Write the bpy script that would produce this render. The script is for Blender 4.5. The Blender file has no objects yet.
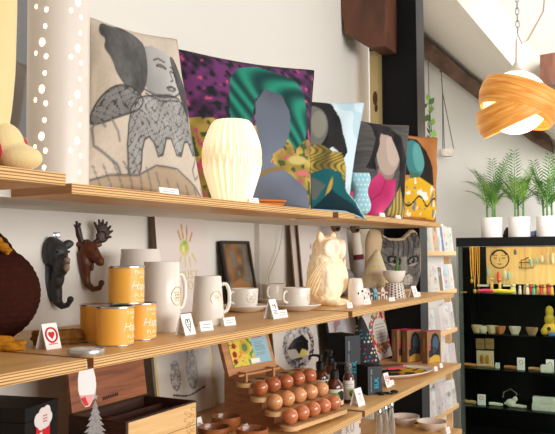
import bpy, bmesh, math, random
from mathutils import Vector, Matrix, Euler
random.seed(7)
C = bpy.context.scene.collection
PI = math.pi
R = math.radians

# ------------------------------------------------------------------ camera
FPX, IW, IH = 750.0, 555.0, 434.0
CAM = Vector((1.16, 0.0, 1.45))
AXR = Vector((0.87638484, 0.48156099, -0.00697329))
AXU = Vector((0.02911647, -0.03852488, 0.99883335))
AXF = Vector((-0.48073054, 0.87556544, 0.04778397))
cd = bpy.data.cameras.new('camera'); cam = bpy.data.objects.new('camera', cd); C.objects.link(cam)
cd.sensor_width = 36; cd.lens = FPX / IW * 36; cd.clip_start = .02; cd.clip_end = 60
cam.matrix_world = Matrix(((AXR.x, AXU.x, -AXF.x, CAM.x), (AXR.y, AXU.y, -AXF.y, CAM.y), (AXR.z, AXU.z, -AXF.z, CAM.z), (0, 0, 0, 1)))
bpy.context.scene.camera = cam

def P(px, py, **k):
    """survey helper: where the sight line through a photo point meets a real plane x=, y= or z="""
    d = AXF + AXR * ((px - IW / 2) / FPX) - AXU * ((py - IH / 2) / FPX)
    (a, v), = k.items(); i = 'xyz'.index(a)
    return CAM + d * ((v - CAM[i]) / d[i])

# ------------------------------------------------------------------ materials
def lin(c):
    return tuple(((x / 255) / 12.92 if x / 255 <= .04045 else ((x / 255 + .055) / 1.055) ** 2.4) for x in c[:3])
MATS = {}
def mat(name, col, rough=.5, metal=0, var=0, vscale=40, bump=0, bscale=200, emit=None, estr=0, trans=0, spec=.5, ior=1.45, coat=0, alpha=1, sheen=0, sss=0):
    if name in MATS: return MATS[name]
    m = bpy.data.materials.new(name); m.use_nodes = True; nt = m.node_tree; b = nt.nodes['Principled BSDF']
    c = (*lin(col), 1); b.inputs['Base Color'].default_value = c
    b.inputs['Roughness'].default_value = rough; b.inputs['Metallic'].default_value = metal
    b.inputs['Specular IOR Level'].default_value = spec; b.inputs['IOR'].default_value = ior
    b.inputs['Transmission Weight'].default_value = trans; b.inputs['Coat Weight'].default_value = coat; b.inputs['Alpha'].default_value = alpha
    b.inputs['Sheen Weight'].default_value = sheen
    if emit: b.inputs['Emission Color'].default_value = (*lin(emit), 1); b.inputs['Emission Strength'].default_value = estr
    tc = nt.nodes.new('ShaderNodeTexCoord')
    if var:
        n = nt.nodes.new('ShaderNodeTexNoise'); n.inputs['Scale'].default_value = vscale; n.inputs['Detail'].default_value = 5
        nt.links.new(tc.outputs['Object'], n.inputs['Vector'])
        mx = nt.nodes.new('ShaderNodeMix'); mx.data_type = 'RGBA'
        mx.inputs[6].default_value = tuple(x * (1 - var) for x in c[:3]) + (1,); mx.inputs[7].default_value = tuple(min(1, x * (1 + var)) for x in c[:3]) + (1,)
        nt.links.new(n.outputs['Fac'], mx.inputs[0]); nt.links.new(mx.outputs[2], b.inputs['Base Color'])
    if bump:
        n2 = nt.nodes.new('ShaderNodeTexNoise'); n2.inputs['Scale'].default_value = bscale; n2.inputs['Detail'].default_value = 3
        nt.links.new(tc.outputs['Object'], n2.inputs['Vector'])
        bp = nt.nodes.new('ShaderNodeBump'); bp.inputs['Strength'].default_value = bump; bp.inputs['Distance'].default_value = .002
        nt.links.new(n2.outputs['Fac'], bp.inputs['Height']); nt.links.new(bp.outputs['Normal'], b.inputs['Normal'])
    MATS[name] = m; return m
def wood(name, c1, c2, stretch=(30, 2, 30), rough=.45, scale=1.0, bump=.15, world=False, coat=0):
    """grain noise stretched along one axis, with two brown tones"""
    if name in MATS: return MATS[name]
    m = bpy.data.materials.new(name); m.use_nodes = True; nt = m.node_tree; b = nt.nodes['Principled BSDF']
    b.inputs['Roughness'].default_value = rough; b.inputs['Coat Weight'].default_value = coat
    tc = nt.nodes.new('ShaderNodeTexCoord'); mp = nt.nodes.new('ShaderNodeMapping'); mp.inputs['Scale'].default_value = tuple(s * scale for s in stretch)
    nt.links.new(tc.outputs['Object'], mp.inputs['Vector'])
    n = nt.nodes.new('ShaderNodeTexNoise'); n.inputs['Scale'].default_value = 1; n.inputs['Detail'].default_value = 6; n.inputs['Distortion'].default_value = .8
    nt.links.new(mp.outputs['Vector'], n.inputs['Vector'])
    r = nt.nodes.new('ShaderNodeValToRGB'); r.color_ramp.elements[0].position = .3; r.color_ramp.elements[1].position = .7
    r.color_ramp.elements[0].color = (*lin(c1), 1); r.color_ramp.elements[1].color = (*lin(c2), 1)
    nt.links.new(n.outputs['Fac'], r.inputs['Fac']); nt.links.new(r.outputs['Color'], b.inputs['Base Color'])
    bp = nt.nodes.new('ShaderNodeBump'); bp.inputs['Strength'].default_value = bump; bp.inputs['Distance'].default_value = .001
    nt.links.new(n.outputs['Fac'], bp.inputs['Height']); nt.links.new(bp.outputs['Normal'], b.inputs['Normal'])
    MATS[name] = m; return m
def ply_edge(name, light, dark, n=7, z0=0, z1=.02):
    """plywood edge: thin plies stacked in z"""
    m = bpy.data.materials.new(name); m.use_nodes = True; nt = m.node_tree; b = nt.nodes['Principled BSDF']; b.inputs['Roughness'].default_value = .6
    tc = nt.nodes.new('ShaderNodeTexCoord'); sp = nt.nodes.new('ShaderNodeSeparateXYZ'); nt.links.new(tc.outputs['Object'], sp.inputs[0])
    mp = nt.nodes.new('ShaderNodeMapping'); mp.inputs['Scale'].default_value = (6, 3, 150); nt.links.new(tc.outputs['Object'], mp.inputs['Vector'])
    nz = nt.nodes.new('ShaderNodeTexNoise'); nz.inputs['Scale'].default_value = 1.5; nt.links.new(mp.outputs['Vector'], nz.inputs['Vector'])
    mu = nt.nodes.new('ShaderNodeMath'); mu.operation = 'MULTIPLY_ADD'; mu.inputs[1].default_value = n * 2 * PI / (z1 - z0)
    nm = nt.nodes.new('ShaderNodeMath'); nm.operation = 'MULTIPLY'; nm.inputs[1].default_value = 3.2
    nt.links.new(nz.outputs['Fac'], nm.inputs[0]); nt.links.new(sp.outputs['Z'], mu.inputs[0]); nt.links.new(nm.outputs[0], mu.inputs[2])
    sn = nt.nodes.new('ShaderNodeMath'); sn.operation = 'SINE'; nt.links.new(mu.outputs[0], sn.inputs[0])
    r = nt.nodes.new('ShaderNodeValToRGB'); r.color_ramp.elements[0].position = .12; r.color_ramp.elements[1].position = .5
    r.color_ramp.elements[0].color = (*lin(dark), 1); r.color_ramp.elements[1].color = (*lin(light), 1)
    ma = nt.nodes.new('ShaderNodeMath'); ma.operation = 'MULTIPLY_ADD'; ma.inputs[1].default_value = .5; ma.inputs[2].default_value = .5
    nt.links.new(sn.outputs[0], ma.inputs[0]); nt.links.new(ma.outputs[0], r.inputs['Fac']); nt.links.new(r.outputs['Color'], b.inputs['Base Color'])
    MATS[name] = m; return m
def printed(name, rough=.8, bump=.25, bscale=900, spec=.3, coat=0):
    """base colour from the mesh's own printed design (colour attribute), with a weave or paper bump"""
    if name in MATS: return MATS[name]
    m = bpy.data.materials.new(name); m.use_nodes = True; nt = m.node_tree; b = nt.nodes['Principled BSDF']
    a = nt.nodes.new('ShaderNodeVertexColor'); a.layer_name = 'print'
    nt.links.new(a.outputs['Color'], b.inputs['Base Color']); b.inputs['Roughness'].default_value = rough; b.inputs['Specular IOR Level'].default_value = spec; b.inputs['Coat Weight'].default_value = coat
    if bump:
        tc = nt.nodes.new('ShaderNodeTexCoord'); n2 = nt.nodes.new('ShaderNodeTexNoise'); n2.inputs['Scale'].default_value = bscale
        nt.links.new(tc.outputs['Object'], n2.inputs['Vector'])
        bp = nt.nodes.new('ShaderNodeBump'); bp.inputs['Strength'].default_value = bump; bp.inputs['Distance'].default_value = .001
        nt.links.new(n2.outputs['Fac'], bp.inputs['Height']); nt.links.new(bp.outputs['Normal'], b.inputs['Normal'])
    MATS[name] = m; return m

# ------------------------------------------------------------------ mesh builder
class MB:
    def __init__(s): s.bm = bmesh.new(); s.M = Matrix.Identity(4); s.mi = 0
    def at(s, loc=(0, 0, 0), rot=(0, 0, 0), sc=(1, 1, 1)):
        s.M = Matrix.LocRotScale(Vector(loc), Euler(rot), Vector(sc)); return s
    def v(s, p): return s.bm.verts.new(s.M @ Vector(p))
    def f(s, vs):
        try: f = s.bm.faces.new(vs); f.material_index = s.mi; return f
        except ValueError: return None
    def box(s, a, b, bev=0):
        (x0, y0, z0), (x1, y1, z1) = a, b
        V = [s.v(p) for p in ((x0, y0, z0), (x1, y0, z0), (x1, y1, z0), (x0, y1, z0), (x0, y0, z1), (x1, y0, z1), (x1, y1, z1), (x0, y1, z1))]
        F = [s.f([V[i] for i in q]) for q in ((3, 2, 1, 0), (4, 5, 6, 7), (0, 1, 5, 4), (1, 2, 6, 5), (2, 3, 7, 6), (3, 0, 4, 7))]
        if bev:
            ed = list({e for f in F for e in f.edges})
            bmesh.ops.bevel(s.bm, geom=ed, offset=bev, segments=2, affect='EDGES', profile=.5)
        return s
    def prism(s, pts, d0, d1, axis='x'):
        """outline pts (a,b) swept from d0 to d1 along axis"""
        g = {'x': lambda a, b, d: (d, a, b), 'y': lambda a, b, d: (a, d, b), 'z': lambda a, b, d: (a, b, d)}[axis]
        A = [s.v(g(a, b, d0)) for a, b in pts]; B = [s.v(g(a, b, d1)) for a, b in pts]; n = len(pts)
        for i in range(n): s.f([A[i], A[(i + 1) % n], B[(i + 1) % n], B[i]])
        s.f(A[::-1]); s.f(B); return s
    def lathe(s, prof, seg=32, a0=0, a1=2 * PI, rfn=None):
        full = abs(a1 - a0 - 2 * PI) < 1e-4; cols = []
        for i in range(seg + (0 if full else 1)):
            a = a0 + (a1 - a0) * i / seg; col = []
            for r, z in prof:
                q = r * (rfn(a, z) if rfn else 1); col.append((q * math.cos(a), q * math.sin(a), z))
            cols.append(col)
        rings = []
        for j, (r, z) in enumerate(prof):
            if r < 1e-6: v = s.v((0, 0, z)); rings.append([v] * len(cols))
            else: rings.append([s.v(c[j]) for c in cols])
        n = len(cols)
        for j in range(len(prof) - 1):
            for i in range(n if full else n - 1):
                k = (i + 1) % n; q = [rings[j][i], rings[j][k], rings[j + 1][k], rings[j + 1][i]]
                u = []
                for w in q:
                    if w not in u: u.append(w)
                if len(u) > 2: s.f(u)
        return s
    def tube(s, pts, r, seg=8, caps=True):
        pts = [Vector(p) for p in pts]; n = len(pts); rr = r if isinstance(r, (list, tuple)) else [r] * n; rings = []
        up = Vector((0, 0, 1))
        for i, p in enumerate(pts):
            t = (pts[min(i + 1, n - 1)] - pts[max(i - 1, 0)]).normalized()
            if i == 0:
                a = t.cross(up); a = a if a.length > .05 else t.cross(Vector((1, 0, 0)))
            else: a = prev - t * prev.dot(t)
            a.normalize(); prev = a; b = t.cross(a)
            rings.append([s.v(p + (a * math.cos(2 * PI * k / seg) + b * math.sin(2 * PI * k / seg)) * rr[i]) for k in range(seg)])
        for i in range(n - 1):
            for k in range(seg): s.f([rings[i][k], rings[i][(k + 1) % seg], rings[i + 1][(k + 1) % seg], rings[i + 1][k]])
        if caps: s.f(rings[0][::-1]); s.f(rings[-1])
        return s
    def ell(s, c, r, seg=16, rings=10, rot=(0, 0, 0)):
        old = s.M; r = r if isinstance(r, (tuple, list)) else (r, r, r)
        s.M = old @ Matrix.LocRotScale(Vector(c), Euler(rot), Vector(r))
        s.lathe([(math.sin(PI * j / rings) if 0 < j < rings else 0, -math.cos(PI * j / rings)) for j in range(rings + 1)], seg); s.M = old; return s
    def mesh(s, name):
        bmesh.ops.recalc_face_normals(s.bm, faces=s.bm.faces)
        me = bpy.data.meshes.new(name); s.bm.to_mesh(me); s.bm.free(); return me
    def build(s, name, m, parent=None, loc=(0, 0, 0), rot=(0, 0, 0), smooth=True, angle=40):
        me = s.mesh(name)
        return link(name, me, m, parent, loc, rot, smooth, angle)
def link(name, me, m, parent=None, loc=(0, 0, 0), rot=(0, 0, 0), smooth=True, angle=40):
    for x in (m if isinstance(m, (list, tuple)) else [m]): me.materials.append(x)
    if smooth:
        me.polygons.foreach_set('use_smooth', [True] * len(me.polygons)); me.set_sharp_from_angle(angle=R(angle))
    o = bpy.data.objects.new(name, me); C.objects.link(o); o.location = loc; o.rotation_euler = rot
    if parent: o.parent = parent
    return o
def evaluated(o):
    """apply an object's modifiers to its mesh"""
    bpy.context.view_layer.update(); dg = bpy.context.evaluated_depsgraph_get()
    me = bpy.data.meshes.new_from_object(o.evaluated_get(dg)); o.modifiers.clear(); old = o.data; o.data = me
    return o
def blob(mb, name, m, parent=None, voxel=.004, smooth=4, loc=(0, 0, 0), rot=(0, 0, 0), lump=0, lf=130):
    """fuse overlapping volumes into one continuous surface"""
    o = mb.build(name, m, parent, loc, rot)
    r = o.modifiers.new('r', 'REMESH'); r.mode = 'VOXEL'; r.voxel_size = voxel; r.use_smooth_shade = True
    if smooth: q = o.modifiers.new('s', 'SMOOTH'); q.iterations = smooth; q.factor = .5
    evaluated(o)
    if lump:
        for v in o.data.vertices: c = v.co; v.co = c + v.normal * lump * (vnoise(c.x * lf + c.z * 40, c.y * lf + c.z * lf, 3) + .6 * math.sin(c.z * lf * 4) - .5)
    o.data.polygons.foreach_set('use_smooth', [True] * len(o.data.polygons)); return o
def tag(o, label=None, cat=None, group=None, kind=None):
    if label: o['label'] = label
    if cat: o['category'] = cat
    if group: o['group'] = group
    if kind: o['kind'] = kind
    return o
def thing(name, label, cat, loc=(0, 0, 0), rz=0, group=None, ry=0):
    o = bpy.data.objects.new(name, None); C.objects.link(o); o.location = loc; o.rotation_euler = (0, ry, rz); o.empty_display_size = .05
    return tag(o, label, cat, group)
def dup(root, loc, rz=None, label=None, group=None, sc=None):
    r = root.copy(); C.objects.link(r); r.location = loc
    if rz is not None: r.rotation_euler = (root.rotation_euler[0], root.rotation_euler[1], rz)
    if label: r['label'] = label
    if group: r['group'] = group
    if sc: r.scale = (sc, sc, sc)
    for ch in list(root.children):
        c = ch.copy(); C.objects.link(c); c.parent = r
        for g in list(ch.children):
            d = g.copy(); C.objects.link(d); d.parent = c
    return r
def struct(name, mb, m, smooth=False):
    o = mb.build(name, m, smooth=smooth); o['kind'] = 'structure'; return o
def text_mb(body, size, extrude=.0004, shear=0, spacing=1, bold=0, wrap=None, align='CENTER'):
    """letters standing in the local y-z plane, facing +x; wrap = cylinder radius to bend them round"""
    cu = bpy.data.curves.new('t', 'FONT'); cu.body = body; cu.size = size; cu.shear = shear; cu.space_character = spacing; cu.offset = bold
    cu.align_x = align; cu.align_y = 'CENTER'; cu.resolution_u = 2
    o = bpy.data.objects.new('t', cu); C.objects.link(o); bpy.context.view_layer.update()
    me = bpy.data.meshes.new_from_object(o.evaluated_get(bpy.context.evaluated_depsgraph_get())); bpy.data.objects.remove(o)
    mb = MB(); mb.bm.from_mesh(me); bm = mb.bm
    if wrap: bmesh.ops.subdivide_edges(bm, edges=[e for e in bm.edges if e.calc_length() > size * .3], cuts=2)
    g = bmesh.ops.extrude_face_region(bm, geom=list(bm.faces)); top = {e for e in g['geom'] if isinstance(e, bmesh.types.BMVert)}
    for v in bm.verts:
        x, y = v.co.x, v.co.y; h = extrude if v in top else 0
        if wrap: a = x / wrap; v.co = ((wrap + h) * math.cos(a), (wrap + h) * math.sin(a), y)
        else: v.co = (h, x, y)
    bmesh.ops.transform(bm, matrix=Matrix.Identity(4), verts=bm.verts)
    return mb
def shift(mb, loc=(0, 0, 0), rot=(0, 0, 0)):
    bmesh.ops.transform(mb.bm, matrix=Matrix.LocRotScale(Vector(loc), Euler(rot), None), verts=mb.bm.verts); return mb

# ------------------------------------------------------------------ printed designs
def scales(m, sc=46, st=.6):
    """overlapping feather scales as relief"""
    nt = m.node_tree; b = nt.nodes['Principled BSDF']; tc = nt.nodes.new('ShaderNodeTexCoord'); mp = nt.nodes.new('ShaderNodeMapping'); mp.inputs['Scale'].default_value = (sc, sc, sc * .8)
    v = nt.nodes.new('ShaderNodeTexVoronoi'); v.inputs['Scale'].default_value = 1; v.inputs['Randomness'].default_value = .5; bp = nt.nodes.new('ShaderNodeBump'); bp.inputs['Strength'].default_value = st; bp.inputs['Distance'].default_value = .006; bp.invert = True
    nt.links.new(tc.outputs['Object'], mp.inputs['Vector']); nt.links.new(mp.outputs['Vector'], v.inputs['Vector']); nt.links.new(v.outputs['Distance'], bp.inputs['Height']); nt.links.new(bp.outputs['Normal'], b.inputs['Normal']); return m
def inpoly(x, y, p):
    c = False; n = len(p); j = n - 1
    for i in range(n):
        xi, yi = p[i]; xj, yj = p[j]
        if (yi > y) != (yj > y) and x < (xj - xi) * (y - yi) / (yj - yi) + xi: c = not c
        j = i
    return c
def segd(x, y, a, b):
    dx, dy = b[0] - a[0], b[1] - a[1]; l = dx * dx + dy * dy
    t = 0 if l == 0 else max(0, min(1, ((x - a[0]) * dx + (y - a[1]) * dy) / l)); return math.hypot(x - a[0] - t * dx, y - a[1] - t * dy)
def colour(u, v, bg, shapes):
    c = bg(u, v) if callable(bg) else bg
    for s in shapes:
        k = s[0]; a = 0
        if k == 'e':
            _, cx, cy, rx, ry, rot, col = s; dx, dy = u - cx, v - cy
            if rot: co, si = math.cos(rot), math.sin(rot); dx, dy = dx * co + dy * si, -dx * si + dy * co
            a = max(0, min(1, (1 - math.sqrt((dx / rx) ** 2 + (dy / ry) ** 2)) * min(rx, ry) / .012 + .5))
        elif k == 'p': a = 1 if inpoly(u, v, s[1]) else 0; col = s[2]
        elif k == 'l':
            d = min(segd(u, v, s[1][i], s[1][i + 1]) for i in range(len(s[1]) - 1)); a = max(0, min(1, (s[2] - d) / .008 + .5)); col = s[3]
        elif k == 'f': r = s[1](u, v); (a, col) = r if r else (0, c)
        if a > 0: c = tuple(c[i] * (1 - a) + col[i] * a for i in range(3))
    return c
def paint(me, uvs, bg, shapes):
    at = me.color_attributes.new('print', 'FLOAT_COLOR', 'POINT'); buf = []
    for u, v in uvs: buf += [*lin(tuple(max(0, min(255, q)) for q in colour(u, v, bg, shapes))), 1]
    at.data.foreach_set('color', buf)
def sheet(name, w, h, bg, shapes, m, parent=None, loc=(0, 0, 0), rot=(0, 0, 0), nu=40, nv=40, fn=None):
    """a printed surface in local y-z (0..h up), facing +x; fn bends it: (u,v)->xyz"""
    vs, uv, fs = [], [], []
    for j in range(nv + 1):
        for i in range(nu + 1):
            u, v = i / nu, j / nv; uv.append((u, v)); vs.append(fn(u, v) if fn else (0, (u - .5) * w, v * h))
    for j in range(nv):
        for i in range(nu): a = j * (nu + 1) + i; fs.append((a, a + 1, a + nu + 2, a + nu + 1))
    me = bpy.data.meshes.new(name); me.from_pydata(vs, [], fs); paint(me, uv, bg, shapes)
    return link(name, me, m, parent, loc, rot)
def hsh(i, j, k=0):
    x = math.sin(i * 127.1 + j * 311.7 + k * 74.7) * 43758.5453; return x - math.floor(x)
def vnoise(x, y, k=0):
    i, j = math.floor(x), math.floor(y); fx, fy = x - i, y - j; fx = fx * fx * (3 - 2 * fx); fy = fy * fy * (3 - 2 * fy)
    return (hsh(i, j, k) * (1 - fx) + hsh(i + 1, j, k) * fx) * (1 - fy) + (hsh(i, j + 1, k) * (1 - fx) + hsh(i + 1, j + 1, k) * fx) * fy
def mixc(a, b, t): t = max(0, min(1, t)); return tuple(a[i] * (1 - t) + b[i] * t for i in range(3))

# ------------------------------------------------------------------ shared materials
WALLM = mat('white_painted_wall', (226, 222, 214), .85, var=.02, vscale=3, bump=.1, bscale=60)
PLYTOP = wood('ply_face', (206, 152, 88), (234, 190, 128), (14, 1.6, 14), .45)
PLYEDGE = ply_edge('ply_edge', (228, 184, 120), (146, 96, 50), 4)
ENDGRAIN = wood('ply_end', (140, 92, 50), (176, 124, 72), (4, 20, 160), .6)
CERAM = mat('white_ceramic', (238, 230, 220), .22, spec=.5, var=.015, vscale=30)
GOLD = mat('gold_print', (238, 210, 136), .4)
BLACKP = mat('black_card', (17, 16, 16), .65, bump=.05, spec=.2)
PAPER = printed('printed_paper', .6, .05, 300)
CLOTH = printed('printed_cloth', .9, .5, 1100)
CARD = mat('white_card', (245, 243, 240), .6)
BLACKM = mat('black_metal', (16, 16, 17), .6, var=.1, spec=.2)
CHROME = mat('chrome', (200, 200, 205), .15, metal=1)
CLEAR = mat('clear_plastic', (255, 255, 255), .05, trans=1, ior=1.05, spec=.6)
GLASS = mat('clear_glass', (250, 255, 252), .02, trans=1, ior=1.12)
# ================================================================== SETTING
XW = -.28                      # wall behind the shelves
T, M, B, L4 = 1.582, 1.263, .955, .668   # shelf tops
struct('floor', MB().box((-1.2, -2, -.05), (5, 6.4, 0)), mat('floor_grey', (150, 140, 128), .5, var=.06, vscale=2))
struct('wall_left', MB().box((XW - .1, -2, 0), (XW, 3.62, 4.2)), WALLM)
struct('wall_left_rear', MB().box((-.95, 3.62, 0), (-.85, 6.3, 4.6)).box((-.95, 3.52, 0), (XW - .1, 3.62, 4.2)), WALLM)
struct('wall_far', MB().box((-.95, 6.2, 0), (5, 6.3, 5)), WALLM)
# boxed rafter, its sloping underside and the ceiling behind it
def quad(mb, pts): mb.f([mb.v(p) for p in pts])
ye = 5.1
e_a, e_b = P(400, -67, y=ye), P(562, 124, y=ye)
g_a, g_b = P(440, -80, y=ye), P(575, 110, y=ye)
b_a, b_b = P(405, 20, y=6.19), P(575, 165, y=6.19)
t_a, t_b = P(440, -60, y=6.19), P(590, 130, y=6.19)
mb = MB(); Vv = [mb.v(p) for p in (e_a, e_b, g_b, g_a, b_a, b_b, t_b, t_a)]
for q in ((0, 1, 2, 3), (0, 4, 5, 1), (3, 2, 6, 7), (4, 7, 6, 5), (1, 5, 6, 2), (0, 3, 7, 4)): mb.f([Vv[i] for i in q])
struct('ceiling_boxed_rafter', mb, mat('ceiling_paint', (232, 224, 212), .9, var=.02, vscale=3))
mb = MB(); quad(mb, [(-1, -2, 3.7), (5, -2, 3.7), (5, 6.3, 4.6), (-1, 6.3, 4.6)])
struct('ceiling', mb, mat('ceiling_white', (240, 240, 240), .9))
OLDWOOD = wood('weathered_dark_timber', (62, 44, 36), (128, 100, 84), (3, 3, 3), .85, 2.2, .6)
def beamquad(name, label, pts, y, d):
    W = [P(px, py, y=y) for px, py in pts]
    mb = MB(); A = [mb.v(p) for p in W]; Bk = [mb.v(p + Vector((0, d, 0))) for p in W]; n = len(W)
    for i in range(n): mb.f([A[i], A[(i + 1) % n], Bk[(i + 1) % n], Bk[i]])
    mb.f(A[::-1]); mb.f(Bk); o = mb.build(name, OLDWOOD, smooth=False); return tag(o, label, 'beam')
beamquad('timber_beam', 'long dark weathered rafter running diagonally down the far white wall', [(405, 20), (405, 40), (427, 60), (475, 97), (528, 139), (552, 152), (549, 136), (487, 90), (425, 37.7)], 6.08, .11)
beamquad('timber_beam', 'brown sawn timber end poking in at the right edge beside the pendant lamp', [(540, 55), (540, 86), (800, 62), (800, 8)], 4.9, .2)
DKW = wood('dark_brown_timber', (64, 34, 20), (112, 66, 42), (5, 5, 2), .6, 2)
bpy.data.objects['timber_beam.001'].data.materials[0] = DKW
W = [P(px, py, y=3.27) for px, py in ((336, -30), (340, 0), (345, 33), (370, 48), (385, 46), (385, -30))]
mb = MB(); A = [mb.v(p) for p in W]; Bk = [mb.v(p + Vector((0, .2, 0))) for p in W]
for i in range(6): mb.f([A[i], A[(i + 1) % 6], Bk[(i + 1) % 6], Bk[i]])
mb.f(A[::-1]); mb.f(Bk)
tag(mb.build('timber_brace', DKW, smooth=False), 'dark brown angled timber bracket high on the wall beside the black column', 'beam')
pl = P(370, 120, y=3.44); pr_ = P(386, 120, y=3.44); zt = P(377, 44, y=3.44).z
post = thing('timber_post', 'cream painted timber post with a worn top next to the black column', 'post', (pl.x, 3.44, 0))
w_ = pr_.x - pl.x
MB().box((0, 0, 0), (w_, .1, zt - .03), .003).build('painted_post', mat('cream_chipped_paint', (206, 182, 128), .8, var=.12, vscale=12, bump=.5, bscale=40), post)
MB().box((0, 0, zt - .03), (w_, .1, zt + .3)).build('bare_timber', DKW, post, smooth=False)
MB().ell((w_ * .35, -.002, P(377, 98, y=3.44).z), (.012, .004, .035)).ell((w_ * .4, -.002, P(377, 108, y=3.44).z), (.008, .004, .02)).build('knot', mat('knot_dark', (84, 56, 34), .9), post)
cl, cr = P(384, 230, y=3.42).x, P(419.5, 230, y=3.42).x
col = thing('steel_column', 'tall black steel column rising behind the far end of the shelves', 'column', (0, 3.42, 0))
MB().box((cl, 0, 0), (cl + .012, .115, 4.0)).build('flange', BLACKM, col, smooth=False)
MB().box((cl + .012, .004, 0), (cr - .002, .11, 4.0)).build('web', BLACKM, col, smooth=False)
MB().box((cr - .002, 0, 0), (cr, .115, 4.0)).build('flange', mat('lit_steel_side', (44, 46, 50), .55, var=.1), col, smooth=False)  # room side of the black column painted greyer, as if lit

# ================================================================== SHELVES
def board(label, x0, x1, y0, y1, z, th=.02, group='plywood shelf boards'):
    mb = MB(); mb.box((x0, 0, -th), (x1, y1 - y0, 0))
    for f in mb.bm.faces:
        c = f.calc_center_median()
        if abs(c.x - x1) < 1e-4: f.material_index = 1
        elif abs(c.y) < 1e-4 or abs(c.y - (y1 - y0)) < 1e-4: f.material_index = 2
    bmesh.ops.bevel(mb.bm, geom=[e for e in mb.bm.edges], offset=.0008, segments=1, affect='EDGES')
    o = mb.build('shelf_board', [PLYTOP, PLYEDGE, ENDGRAIN], loc=(0, y0, z), smooth=False); return tag(o, label, 'shelf', group)
board('nearest short plywood board of the top shelf, carrying the perforated lamp', .0, .27, -.5, .904, T)
board('middle plywood board of the top shelf under the tall cushions and pleated lamp', 0, .16, 1.031, 2.19, T)
board('farthest plywood board of the top shelf under the grey and the yellow bloused cushions', 0, .16, 2.235, 3.385, T)
board('nearest plywood board of the second shelf under the brown knitted toy', XW + .002, .21, -.5, 1.02, M)
board('middle plywood board of the second shelf under yellow tins, mugs and owl lamp', XW + .002, .21, 1.037, 2.19, M)
board('farthest plywood board of the second shelf under the cat cushion', XW + .002, .21, 2.225, 3.40, M)
board('nearest plywood board of the third shelf under the black gift box', XW + .002, .255, -.5, 1.02, B)
board('middle plywood board of the third shelf under the open wooden box and wooden balls', XW + .002, .255, 1.037, 2.184, B)
board('farthest plywood board of the third shelf under the black boxes and oval plate', XW + .002, .255, 2.21, 3.33, B)
board('lowest plywood board in view carrying the two shallow bowls', XW + .002, .255, 2.21, 3.33, L4)
board('plywood board of the lowest shelf below the wooden balls', XW + .002, .255, 1.037, 2.184, L4)
struct('trim_1', MB().box((XW, -.5, T - .02), (-.0005, 3.385, T)), WALLM)
struct('trim_2', MB().box((XW, 2.44, M + .001), (XW + .022, 2.475, T - .021)), WALLM)
# ================================================================== small shared things
def pricecard(px, py, z, w, h, label, rz=-48, lines=2):
    p = P(px, py, z=z); w *= 1.3; rz = rz * .2
    fr = {T: .150, M: .2, B: .245, L4: .245}.get(z, 9)
    if p.x > fr: p = CAM + (p - CAM) * ((CAM.x - fr) / (CAM.x - p.x))
    p.z = z
    t = thing('price_card', label, 'price card', p, R(rz), 'small white price cards')
    mb = MB(); mb.prism([(0, 0), (-h * .7, 0), (-h * .25, h)], -w / 2, w / 2, 'y'); mb.build('card', CARD, t, smooth=False)
    mb = MB(); sl = Vector((-.25, 0, 1)).normalized()
    for i in range(lines):
        a = .35 + .3 * i; q = (-h * .25 * a, 0, h * a)
        mb.at((q[0] + .0004, 0, q[2]), (0, -math.atan(.25), 0)).box((0, -w * (.36 - .08 * i), -h * .04), (.0003, w * (.33 - .1 * (1 - i)), h * .04))
    mb.build('print', mat('grey_ink', (164, 160, 158), .7), t, smooth=False)
    return t
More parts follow.
